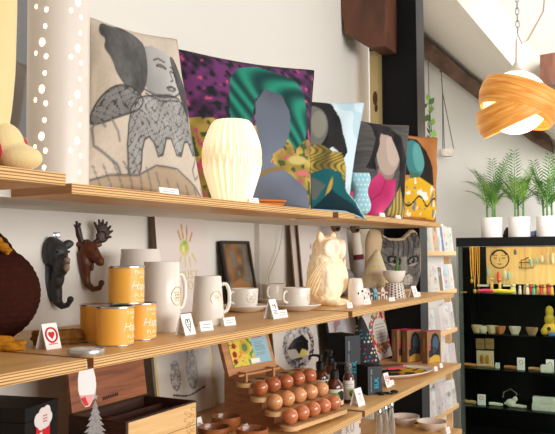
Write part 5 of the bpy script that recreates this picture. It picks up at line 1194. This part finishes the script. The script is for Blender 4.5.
# a drawn face on the panel, and wire racks of earrings
fc = cp(499.5, 259, .298)
t = thing('face_drawing', 'round line drawing of a face on the pale panel inside the cabinet', 'drawing', (fc.x, CY + .2985, fc.z), -PI / 2)
DK = mat('dark_line', (58, 50, 46), .7); mb = MB(); r = .068
mb.tube([(0, r * math.cos(a), r * 1.02 * math.sin(a)) for a in [2 * PI * i / 32 for i in range(33)]], .0048, 5)
MB().tube([(0, r * .8 * math.cos(a), .012 + r * .8 * math.sin(a)) for a in [.35 + (PI - .7) * i / 14 for i in range(15)]], .007, 5).build('hair', DK, t)
mb.build('outline', DK, t)
for s in (-1, 1):
    MB().tube([(0, s * .030 - .012, .010), (0, s * .030, .004), (0, s * .030 + .012, .010)], .003, 5).build('eye', DK, t); MB().tube([(0, s * .030 - .014, .026), (0, s * .030, .031), (0, s * .030 + .014, .026)], .002, 5).build('brow', DK, t)
MB().tube([(0, .003, .008), (0, -.004, -.016), (0, .006, -.018)], .002, 5).build('nose', DK, t); MB().tube([(0, -.014, -.036), (0, 0, -.040), (0, .014, -.036)], .0035, 5).build('mouth', DK, t)
gold2 = mat('jewel_gold', (214, 150, 66), .3, metal=.7)
def jewel(kind, px, py0, py1, dy, col, label, grp):
    a = cp(px, py0, dy); b = cp(px, py1, dy); L_ = a.z - b.z
    t = thing(kind, label, 'jewellery', (a.x, CY + dy, a.z), 0, grp)
    m = mat('jewel_%d_%d_%d' % col, col, .3)
    if kind == 'necklace':
        MB().tube([(-.008, 0, 0), (-.006, 0, -L_ * .6), (0, 0, -L_ * .92)], .0028, 5).build('chain', gold2, t); MB().tube([(.008, 0, 0), (.006, 0, -L_ * .6), (0, 0, -L_ * .92)], .0028, 5).build('chain', gold2, t)
        MB().ell((0, 0, -L_), (.012, .008, .016)).build('pendant', m, t)
    else:
        MB().tube([(0, 0, .006), (0, 0, -L_ * .3)], .0018, 5).build('hook', gold2, t); MB().ell((0, 0, -L_ * .65), (.011, .006, L_ * .36), 10, 8).build('drop', m, t)
for i, (px, py, col, nm) in enumerate(((471, 281, (206, 150, 70), 'leftmost'), (474, 291, (226, 170, 90), 'middle'), (478, 291, (206, 120, 60), 'rightmost'))):
    jewel('necklace', px, 247, py, .10, col, '%s long gold necklace hanging at the left of the top cabinet compartment' % nm, 'long gold necklaces')
for i, (px, py0, py1, col, nm) in enumerate(((488.5, 264, 275, (150, 206, 200), 'mint earring hanging below the drawn face'), (498, 266, 283, (214, 60, 50), 'red drop earring below the drawn face'), (505, 266, 279, (220, 216, 206), 'white earring right of the red one in the cabinet'), (508.5, 268, 280, (140, 196, 190), 'pale mint earring right of the white one'),
     (515, 247, 255, (96, 110, 124), 'small slate earring high on the cabinet panel'), (531, 255, 266, (140, 186, 190), 'wide pale teal earring in mid cabinet panel'), (537, 254, 264, (160, 190, 190), 'pale teal earring right of the wide one'), (542, 252, 263, (214, 206, 190), 'ivory earring on the panel near the right edge'), (547, 247, 264, (196, 186, 166), 'long silver earring on the panel near the right edge'), (553, 248, 264, (226, 222, 214), 'white pearl strand at the right edge of the cabinet panel'))):
    jewel('earring', px, py0, py1, .27, col, nm, 'earrings on the cabinet panel')
t = thing('wire_stand', 'dark wire earring holder against the pale cabinet panel', 'holder', (cp(526, 260, .28).x, CY + .28, cp(526, 268, .28).z)); mb = MB(); 
for x0, z0, x1, z1 in ((-.05, 0, .05, 0), (-.05, .04, .05, .04), (-.035, 0, -.035, .06), (.035, 0, .035, .06), (-.02, .06, .02, .08), (-.035, .06, -.02, .06), (.02, .06, .035, .06), (-.05, 0, -.05, .012), (.05, 0, .05, .012)): mb.tube([(x0, 0, z0), (x1, 0, z1 + 1e-4)], .003, 5)
mb.build('wire_frame', DK, t)
# small goods on the cabinet's shelves
def bit(name, px, py, dy, z, size, col, label, cat, grp, shape='box'):
    p = cp(px, py, dy); p.z = z + .0005; m = mat('goods_%d_%d_%d' % col, col, .45, var=.08, vscale=60); sx, sy, sz = size
    mb = MB()
    if shape == 'box': mb.box((-sx / 2, -sy / 2, 0), (sx / 2, sy / 2, sz), min(size) * .12)
    elif shape == 'bowl': mb.at(sc=(1, sy / sx, 1)).lathe([(0, 0), (sx * .28, 0), (sx * .46, sz * .6), (sx * .5, sz), (sx * .46, sz), (sx * .3, sz * .3), (0, sz * .25)], 20)
    elif shape == 'peg': mb.lathe([(0, 0), (sx * .5, 0), (sx * .42, sz * .55), (sx * .25, sz * .62)], 14).ell((0, 0, sz * .78), sx * .42, 12, 8)
    elif shape == 'ring': mb.tube([(sx * .5 * math.cos(a), sy * .5 * math.sin(a), .006) for a in [2 * PI * i / 18 for i in range(18)]] + [(sx * .5, 0, .006)], .005, 6)
    elif shape == 'band': mb.tube([(-sx / 2, 0, sz / 2), (-sx * .2, sy * .2, sz * .55), (sx * .2, -sy * .1, sz * .5), (sx / 2, 0, sz / 2)], [sz * .4, sz * .5, sz * .5, sz * .35], 8)
    return tag(mb.build(name, m, loc=(p.x, p.y, z + .0005)), label, cat, grp)
z1, z2, z3, z4 = shz
g1 = 'goods on the top glass shelf'
bit('bangle', 487, 292, .09, z1, (.10, .03, .030), (222, 60, 110), 'pink bangle roll lying on the top glass shelf', 'jewellery', g1, 'band')
bit('bangle', 503, 292, .09, z1, (.17, .03, .030), (226, 206, 70), 'yellow bangle roll lying right of the pink one', 'jewellery', g1, 'band')
bit('ring', 463, 293, .06, z1, (.05, .03, .02), (196, 130, 50), 'tiny gold coil at the left of top glass shelf', 'jewellery', g1, 'ring')
for k, (px, col, nm) in enumerate(((492, (214, 160, 90), 'gold'), (500, (190, 150, 80), 'bronze'), (512, (206, 190, 90), 'yellow green'), (514.5, (226, 220, 210), 'white'), (520, (230, 220, 204), 'ivory'), (525, (206, 150, 110), 'peach'), (527.5, (220, 206, 196), 'pale'), (531, (200, 60, 50), 'red'), (534, (80, 160, 140), 'teal'), (538, (216, 170, 90), 'honey'), (541.5, (206, 80, 60), 'brick red'), (545, (226, 196, 120), 'straw'), (548.5, (190, 70, 70), 'rose red'), (552, (230, 180, 90), 'amber'))):
    bit('peg_figure', px, 293, .10 + .03 * (k % 2) + (.08 if k < 2 else 0), z1, (.026, .026, .06 + .025 * hsh(k, 3) + (.05 if k < 2 else 0)), col, '%s topped little peg figure on the top glass shelf' % nm, 'figurine', g1, 'peg')
for px in (483, 509): bit('sign_card', px, 286.5, .24, cp(px, 286.5, .24).z - .0, (.085, .004, .014), (232, 226, 216), 'narrow white sign under the pale panel, %s of two' % ('left' if px == 483 else 'right'), 'card', 'narrow white signs')
g2 = 'shell dishes on the second glass shelf'
for k, px in enumerate((474, 480, 489, 497, 512, 529)):
    col = [(214, 176, 130), (230, 216, 196), (222, 190, 140), (170, 100, 56), (226, 206, 176), (176, 136, 96)][k]
    bit('shell_dish', px + 3, 333, .10, z2, (.085, .07, .045 + .01 * hsh(k, 1)), col, '%s small shell like dish on the second glass shelf' % ['tan', 'off white', 'straw', 'chestnut brown', 'cream', 'driftwood'][k], 'dish', g2, 'bowl')
for k, (px, py, s, col) in enumerate(((550, 333, (.10, .08, .05), (226, 180, 60)), (550, 326, (.07, .06, .05), (206, 150, 50)), (550, 318, (.055, .05, .07), (226, 196, 70)))):
    p = cp(px, 333, .10)
mb = MB().ell((0, 0, .045), (.05, .04, .045)).ell((-.03, -.02, .03), (.03, .02, .03)).ell((.03, -.02, .03), (.03, .02, .03)).ell((0, 0, .11), (.036, .03, .04)).ell((0, 0, .17), (.026, .022, .04))
p = cp(550, 334, .10); t = thing('toy_figure', 'yellow toy figure under a clear dome at the right of the second glass shelf', 'figurine', (p.x, p.y, z2 + .001))
blob(mb, 'body', mat('toy_yellow', (226, 178, 52), .5, var=.2, vscale=30), t, .006, 2); MB().ell((.0, -.038, .05), (.014, .006, .014)).build('dark_centre', DK, t); MB().box((.0, -.05, .0), (.035, -.02, .025), .003).build('blue_base', mat('toy_blue', (60, 120, 190), .5), t)
MB().lathe([(.034, .10), (.034, .2), (.03, .225), (.015, .238), (0, .24)], 24).build('clear_dome', mat('cabinet_glass', (226, 236, 228), .02, trans=1, ior=1.08), t)
g3 = 'cards and bands on the third glass shelf'
for k, px in enumerate((480, 489.5)):
    p = cp(px, 339, .2); t = thing('earring_card', '%s kraft earring card hanging below the second glass shelf' % ('left' if k == 0 else 'right'), 'card', (p.x, p.y, p.z - .075)); MB().box((-.032, 0, 0), (.032, .003, .078), .001).build('card', mat('kraft_pale', (206, 168, 116), .7, var=.1, vscale=30), t, smooth=False); MB().ell((-.008, -.002, .045), (.007, .003, .014)).build('earring', gold2, t); MB().ell((.01, -.002, .045), (.007, .003, .014)).build('earring', gold2, t)
p = cp(485, 367, .14); t = thing('jewellery_box', 'pale open jewellery box with gold pieces on the third glass shelf', 'box', (p.x, p.y, z3 + .001)); MB().box((-.062, 0, 0), (.062, .02, .115), .002).build('back', mat('kraft_light2', (224, 200, 158), .6, var=.06, vscale=20), t, smooth=False); MB().ell((-.02, -.006, .05), (.016, .006, .035)).build('gold_piece', gold2, t); MB().ell((.02, -.006, .05), (.016, .006, .035)).build('gold_piece', gold2, t)
for k, (px, w, col, nm) in enumerate(((471, .10, (200, 130, 70), 'copper'), (490, .07, (216, 170, 110), 'tan'), (512, .11, (190, 120, 70), 'rust'), (535, .09, (206, 150, 96), 'sand'))): bit('bracelet', px, 368, .10, z3, (w, .03, .024), col, '%s cord bracelet lying on the third glass shelf' % nm, 'jewellery', g3, 'band')
for k, (px, nm) in enumerate(((497.5, 'small'), (521, 'middle'), (550, 'right'))):
    sz = (.03, .012, .04) if k == 0 else (.052, .014, .085)
    p = cp(px, 370, .08); t = thing('sign_block', '%s white sign block standing on the third glass shelf' % nm, 'sign', (p.x, p.y, z3 + .001), 0, 'white sign blocks'); MB().box((-sz[0] / 2, 0, 0), (sz[0] / 2, sz[1], sz[2]), .001).build('block', CARD, t, smooth=False)
    if k: MB().tube([(.013 * math.cos(a), -.0003, sz[2] * .65 + .013 * math.sin(a)) for a in [2 * PI * i / 16 for i in range(17)]], .0028, 5).build('pink_print', mat('pink_print2', (226, 130, 110), .6), t)
bit('soap_box', 547, 373, .06, z3, (.08, .06, .05), (226, 220, 206), 'cream box pile beside the right sign block', 'box', g3)
g4 = 'goods on the lowest glass shelf'
p = cp(481.5, 406, .08); t = thing('sign_block', 'white sign block standing on the lowest glass shelf', 'sign', (p.x, p.y, z4 + .001), 0, 'white sign blocks'); MB().box((-.028, 0, 0), (.028, .014, .075), .001).build('block', CARD, t, smooth=False); MB().tube([(.013 * math.cos(a), -.0003, .05 + .013 * math.sin(a)) for a in [2 * PI * i / 16 for i in range(17)]], .0028, 5).build('pink_print', mat('pink_print2', (226, 130, 110), .6), t)
for k, (px, w, col, nm) in enumerate(((467, .05, (216, 160, 100), 'small tan'), (473, .05, (220, 180, 130), 'small beige'), (496, .10, (226, 214, 190), 'cream'), (520, .09, (226, 220, 200), 'ivory'))): bit('bracelet', px, 407, .10, z4, (w, .03, .024), col, '%s cord bracelet lying on the lowest glass shelf' % nm, 'jewellery', g4, 'band')
p = cp(511, 409, .1); mb = MB().ell((0, 0, .03), (.035, .025, .03)).ell((.03, 0, .06), (.018, .016, .018)).tube([(-.02, 0, .03), (-.045, 0, .02)], [.014, .008], 8).tube([(.03, 0, .06), (.045, 0, .10), (.0, 0, .13), (-.05, 0, .10), (-.055, 0, .06)], .003, 6)
tag(blob(mb, 'animal_figure', mat('goods_white', (230, 220, 204), .5), None, .004, 1, loc=(p.x, p.y, z4 + .001)), 'small white animal figure with a looped cord on the lowest glass shelf', 'figurine', g4)
for k in range(6):
    i, j = k % 3, k // 3; p = cp(532 + i * 7.5, 411, .06)
    t = tag(MB().box((0, 0, 0), (.05, .06, .046), .003).build('soap_box', mat('soap_pale', (216, 214, 200), .6, var=.05), loc=(p.x + .006 * j, p.y, z4 + .001 + j * .0475)), '%s pale soap box from the left in the %s row on the lowest glass shelf' % (names[i], ('bottom', 'top')[j]), 'box', 'pale soap boxes')
# ================================================================== POTTED PALMS
LEAF = mat('palm_green', (66, 112, 40), .5, var=.45, vscale=18); LEAFY = mat('palm_light', (132, 172, 66), .5, var=.3, vscale=18); POTM = mat('white_pot', (226, 216, 208), .4, var=.02)
def palm(px, lab, seed):
    rnd = random.Random(seed); p = P(px, 237.2, y=CY + .16); t = thing('potted_palm', lab, 'potted plant', (p.x, p.y, zt + .0005), 0, 'potted palms on the cabinet')
    MB().lathe([(0, 0), (.076, 0), (.078, .003), (.078, .146), (.075, .148), (.071, .146), (.071, .12), (0, .12)], 40).build('pot', POTM, t)
    MB().lathe([(0, .122), (.0705, .122)], 20).build('soil', mat('soil', (84, 64, 48), 1), t)
    for k in range(3): x, y = .032 * math.cos(k * 2.1 + seed), .032 * math.sin(k * 2.1 + seed); MB().tube([(x, y, .12), (x * 1.05, y * 1.05, .20), (x * 1.1, y * 1.1, .30)], [.008, .007, .005], 8).build('stem', LEAF, t)
    for k in range(19):
        a = k * 2.4 + seed; base = Vector((.034 * math.cos(k * 2.1 + seed), .034 * math.sin(k * 2.1 + seed), .19 + .07 * rnd.random())); ln = .22 + .17 * rnd.random(); el = 1.38 - .6 * rnd.random() if k > 4 else 1.5
        mb = MB(); pts = []
        for i in range(9): s = i / 8; hr = ln * s * math.cos(el) + .075 * s * s * (ln / .35); pts.append(base + Vector((hr * math.cos(a), hr * math.sin(a), ln * s * math.sin(el) - .12 * s ** 3 * (1.5 - el))))
        mb.tube(pts, [.0026] * 6 + [.0018] * 3, 5)
        for i2 in range(3, 17):
            i = (i2 + 1) // 2; c = pts[i] if i2 % 2 == 0 else (pts[i] + pts[i - 1]) / 2; tg = (pts[i] - pts[i - 1]).normalized(); sd = tg.cross(Vector((0, 0, 1))); sd = sd.normalized() if sd.length > .05 else Vector((1, 0, 0)); up = sd.cross(tg)
            for s in (-1, 1):
                L_ = .085 * (1 - abs(i - 5) / 9); d = (sd * s * .8 + tg * .75 + up * .05).normalized(); n = d.cross(up).normalized() * .0042
                q = [c, c + d * L_ * .4 + n, c + d * L_ + Vector((0, 0, -.012)), c + d * L_ * .4 - n]; mb.f([mb.v(x) for x in q])
        mb.build('frond', LEAFY if k % 4 == 0 else LEAF, t)
palm(492, 'potted palm in a white cylinder pot at the left end of the cabinet top', 1); palm(519.5, 'potted palm in a white cylinder pot, middle of the cabinet top', 4); palm(548, 'potted palm in a white pot at the right edge of the photo', 9)
p = P(506.5, 237, y=CY + .2); t = thing('bird_ornament', 'small dark ornament between the left and middle palms', 'ornament', (p.x, p.y, zt + .0005)); blob(MB().ell((0, 0, .03), (.022, .02, .03)).ell((.006, 0, .062), (.014, .013, .015)).ell((-.016, 0, .012), (.02, .012, .012)), 'body', mat('dark_ornament', (44, 34, 32), .5, var=.3), t, .004, 2); MB().ell((.024, -.014, .016), (.010, .008, .014)).build('orange_bit', mat('orange_bit', (206, 120, 60), .5), t)
p = P(533.5, 237, y=CY + .2); t = thing('bird_ornament', 'small blue grey ornament between the middle and right palms', 'ornament', (p.x, p.y, zt + .0005)); blob(MB().ell((0, 0, .022), (.034, .022, .022)).ell((.02, 0, .034), (.016, .015, .016)), 'body', mat('blue_ornament', (96, 116, 150), .5, var=.3), t, .004, 2); MB().ell((.03, -.014, .02), (.01, .006, .01)).build('white_bit', CARD, t)
# ================================================================== PENDANT LAMP
PY = 4.0; pc = P(517, 106, y=PY); t = thing('pendant_lamp', 'pendant lamp of crossed orange veneer bands round a glowing white globe', 'lamp', pc)
k_ = 192.
GLB = mat('glowing_globe', (255, 248, 232), .4, emit=(255, 236, 198), estr=1.3)
MB().ell((-.005, 0, .018), (.165, .165, .165), 40, 28).build('globe', GLB, t)
VEN = bpy.data.materials.new('orange_veneer'); VEN.use_nodes = True; nt = VEN.node_tree; b = nt.nodes['Principled BSDF']
tc = nt.nodes.new('ShaderNodeTexCoord'); mp = nt.nodes.new('ShaderNodeMapping'); mp.inputs['Scale'].default_value = (3, 3, 40); nz = nt.nodes.new('ShaderNodeTexNoise'); nz.inputs['Scale'].default_value = 1.2; nz.inputs['Detail'].default_value = 4; nz.inputs['Distortion'].default_value = 1.2
rp = nt.nodes.new('ShaderNodeValToRGB'); rp.color_ramp.elements[0].color = (*lin((214, 128, 46)), 1); rp.color_ramp.elements[1].color = (*lin((250, 184, 92)), 1); rp.color_ramp.elements[0].position = .35; rp.color_ramp.elements[1].position = .65
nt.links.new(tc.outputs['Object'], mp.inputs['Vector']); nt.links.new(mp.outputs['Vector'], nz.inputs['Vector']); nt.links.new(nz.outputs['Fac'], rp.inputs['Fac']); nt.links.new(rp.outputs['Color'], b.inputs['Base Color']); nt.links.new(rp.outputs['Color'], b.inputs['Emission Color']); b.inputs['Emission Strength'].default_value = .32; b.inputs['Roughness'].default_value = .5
def band(tilt, axis_a, r, w, flare, z0):
    rows, N = 5, 64; vs, fs = [], []; M_ = Matrix.Rotation(axis_a, 4, 'Z') @ Matrix.Rotation(tilt, 4, 'X')
    for lay in (0, 1):
        for j in range(rows):
            s = j / (rows - 1) - .5
            for i in range(N):
                a = 2 * PI * i / N; rr = r * (1 - .35 * s * s) + flare * s + (.0022 if lay else 0); q = M_ @ Vector((rr * math.cos(a), rr * math.sin(a), s * w)); vs.append((q.x, q.y, q.z + z0))
    o2 = rows * N
    for j in range(rows - 1):
        for i in range(N):
            a0, a1, a2, a3 = j * N + i, j * N + (i + 1) % N, (j + 1) * N + (i + 1) % N, (j + 1) * N + i; fs.append((a3, a2, a1, a0)); fs.append((a0 + o2, a1 + o2, a2 + o2, a3 + o2))
    for j in (0, rows - 1):
        for i in range(N): a0, a1 = j * N + i, j * N + (i + 1) % N; fs.append((a0, a1, a1 + o2, a0 + o2) if j == 0 else (a1, a0, a0 + o2, a1 + o2))
    me = bpy.data.meshes.new('veneer_band'); me.from_pydata(vs, [], fs); return link('veneer_band', me, VEN, t)
yaw_ = R(29)
bd = band(R(0), 0, .212, .145, .02, 0); bd.rotation_euler = (0, R(22), yaw_); bd.location = (.012, 0, .012)
bd = band(R(0), 0, .205, .140, -.02, 0); bd.rotation_euler = (0, R(-24), yaw_); bd.location = (-.012, 0, -.02)
MB().lathe([(.05, .174), (.035, .184), (.018, .20), (.012, .225), (.006, .23)], 24).build('cap', mat('white_plastic', (236, 224, 208), .4), t)
hk = P(517.5, 25, y=PY) - pc
CORD = mat('pale_cord', (214, 190, 170), .6)
MB().tube([(0, 0, .225), (.004, 0, .34), (hk.x + .0, 0, hk.z - .05), (hk.x + .02, 0, hk.z - .1), (hk.x + .05, 0, hk.z - .085), (hk.x + .13, 0, hk.z + .05), (hk.x + .14, 0, hk.z + .14), (hk.x + .22, 0, hk.z + .22), (hk.x + .25, .0, 1.55)], .0045, 8).build('cord', CORD, t)
for k in range(9): a = 0 if k % 2 else PI / 2; MB().tube([(hk.x + .009 * math.cos(q) * math.cos(a), .009 * math.cos(q) * math.sin(a), hk.z - .03 + k * .034 + .022 * math.sin(q)) for q in [2 * PI * i / 12 for i in range(13)]], .003, 5).build('chain_link', CHROME, t)
MB().tube([(hk.x, 0, hk.z + .27), (hk.x, 0, 1.75)], .003, 6).build('chain_wire', CHROME, t)
# ================================================================== HANGING PLANTERS
hy = 6.02; top = P(441, 71, y=hy); bot = P(447, 152, y=hy)
t = thing('hanging_planter', 'white woven planter hanging on dark cords from the diagonal beam', 'planter', (bot.x, hy, bot.z - .04))
DC = mat('dark_cord2', (84, 84, 80), .8)
MB().lathe([(0, 0), (.045, .004), (.06, .03), (.058, .062), (.050, .062), (.05, .03), (0, .02)], 28).build('basket', mat('woven_white', (216, 206, 192), .9, var=.2, vscale=60, bump=1, bscale=70), t)
tz = top - Vector((bot.x, hy, bot.z - .04)); kn = tz * .75 + Vector((0, 0, .0))
for k in range(3): a = k * 2.1 + .4; MB().tube([(.055 * math.cos(a), .055 * math.sin(a), .06), (kn.x, kn.y, kn.z)], .0035, 5).build('cord', DC, t)
MB().tube([kn, tz], .004, 5).ell(tz, .012).build('hanger', DC, t)
top = P(428, 57, y=hy); bt_ = P(431, 180, y=hy); t = thing('hanging_planter', 'trailing green vine on dark cords hanging next to the black column', 'planter', (bt_.x, hy, bt_.z))
tz = top - bt_
MB().tube([(0, 0, .06), tz * .55, tz], .0035, 5).build('cord', DC, t); MB().tube([(.05, 0, .06), tz * .55], .0035, 5).build('cord', DC, t)
MB().lathe([(0, 0), (.045, .004), (.06, .03), (.058, .062), (.05, .062), (0, .03)], 24).build('basket', mat('woven_white', (216, 206, 192), .9), t)
rnd = random.Random(3); a_ = P(429, 98, y=hy) - bt_; b_ = P(432, 160, y=hy) - bt_
mb = MB(); vp = [a_.lerp(b_, s / 7) + Vector((.02 * math.sin(s * 1.7), 0, 0)) for s in range(8)]; mb.tube(vp, .004, 5); mb.build('vine', LEAF, t)
for k in range(16):
    c = a_.lerp(b_, k / 15) + Vector((.03 * math.sin(k * 2.3), -.02, .0)); s = .026 + .012 * rnd.random(); an = rnd.random() * 6
    mb = MB().at(c, (rnd.random() * .6, rnd.random() * .8, an)); mb.prism([(0, -s), (s * .7, -s * .2), (s * .6, s * .4), (0, s * 1.2), (-s * .6, s * .4), (-s * .7, -s * .2)], -.0006, .0006, 'y'); mb.build('leaf', LEAFY if k % 3 == 0 else LEAF, t, smooth=False)
# ================================================================== LIGHT
w = bpy.data.worlds.new('world'); bpy.context.scene.world = w; w.use_nodes = True
bgn = w.node_tree.nodes['Background']; bgn.inputs['Color'].default_value = (1.0, .985, .965, 1); bgn.inputs['Strength'].default_value = .36
def area_light(name, loc, d, sx, sz, e, col):
    l = bpy.data.lights.new(name, 'AREA'); l.shape = 'RECTANGLE'; l.size = sx; l.size_y = sz; l.energy = e; l.color = col
    o = bpy.data.objects.new(name, l); C.objects.link(o); o.location = loc; o.rotation_euler = Vector(d).to_track_quat('-Z', 'Y').to_euler()
def point(name, loc, e, r, col):
    l = bpy.data.lights.new(name, 'POINT'); l.energy = e; l.shadow_soft_size = r; l.color = col; o = bpy.data.objects.new(name, l); C.objects.link(o); o.location = loc; return o
area_light('added_daylight', (3.7, 1.5, 1.72), (-1, .05, 0), 3.4, 1.2, 124, (1, .97, .93))  # unseen area light added for daylight from the right, no window built
area_light('added_daylight', (3.7, 4.3, 1.95), (-1, .55, .05), 2.0, 1.4, 5, (1, .99, .98))  # second added area light, weak, towards the far room; no window here
area_light('added_far_room_light', (1.6, 4.2, 2.5), (-.12, 1, -.12), 1.8, 1.2, 98, (.97, .985, 1))  # unseen area light added to brighten the far wall; no skylight is built
point('pendant_bulb', (pc.x, pc.y, pc.z - .22), 4, .1, (1, .85, .62))
sc = bpy.context.scene
sc.view_settings.view_transform = 'Standard'; sc.view_settings.look = 'None'; sc.view_settings.exposure = 0.05; sc.view_settings.gamma = 1.0
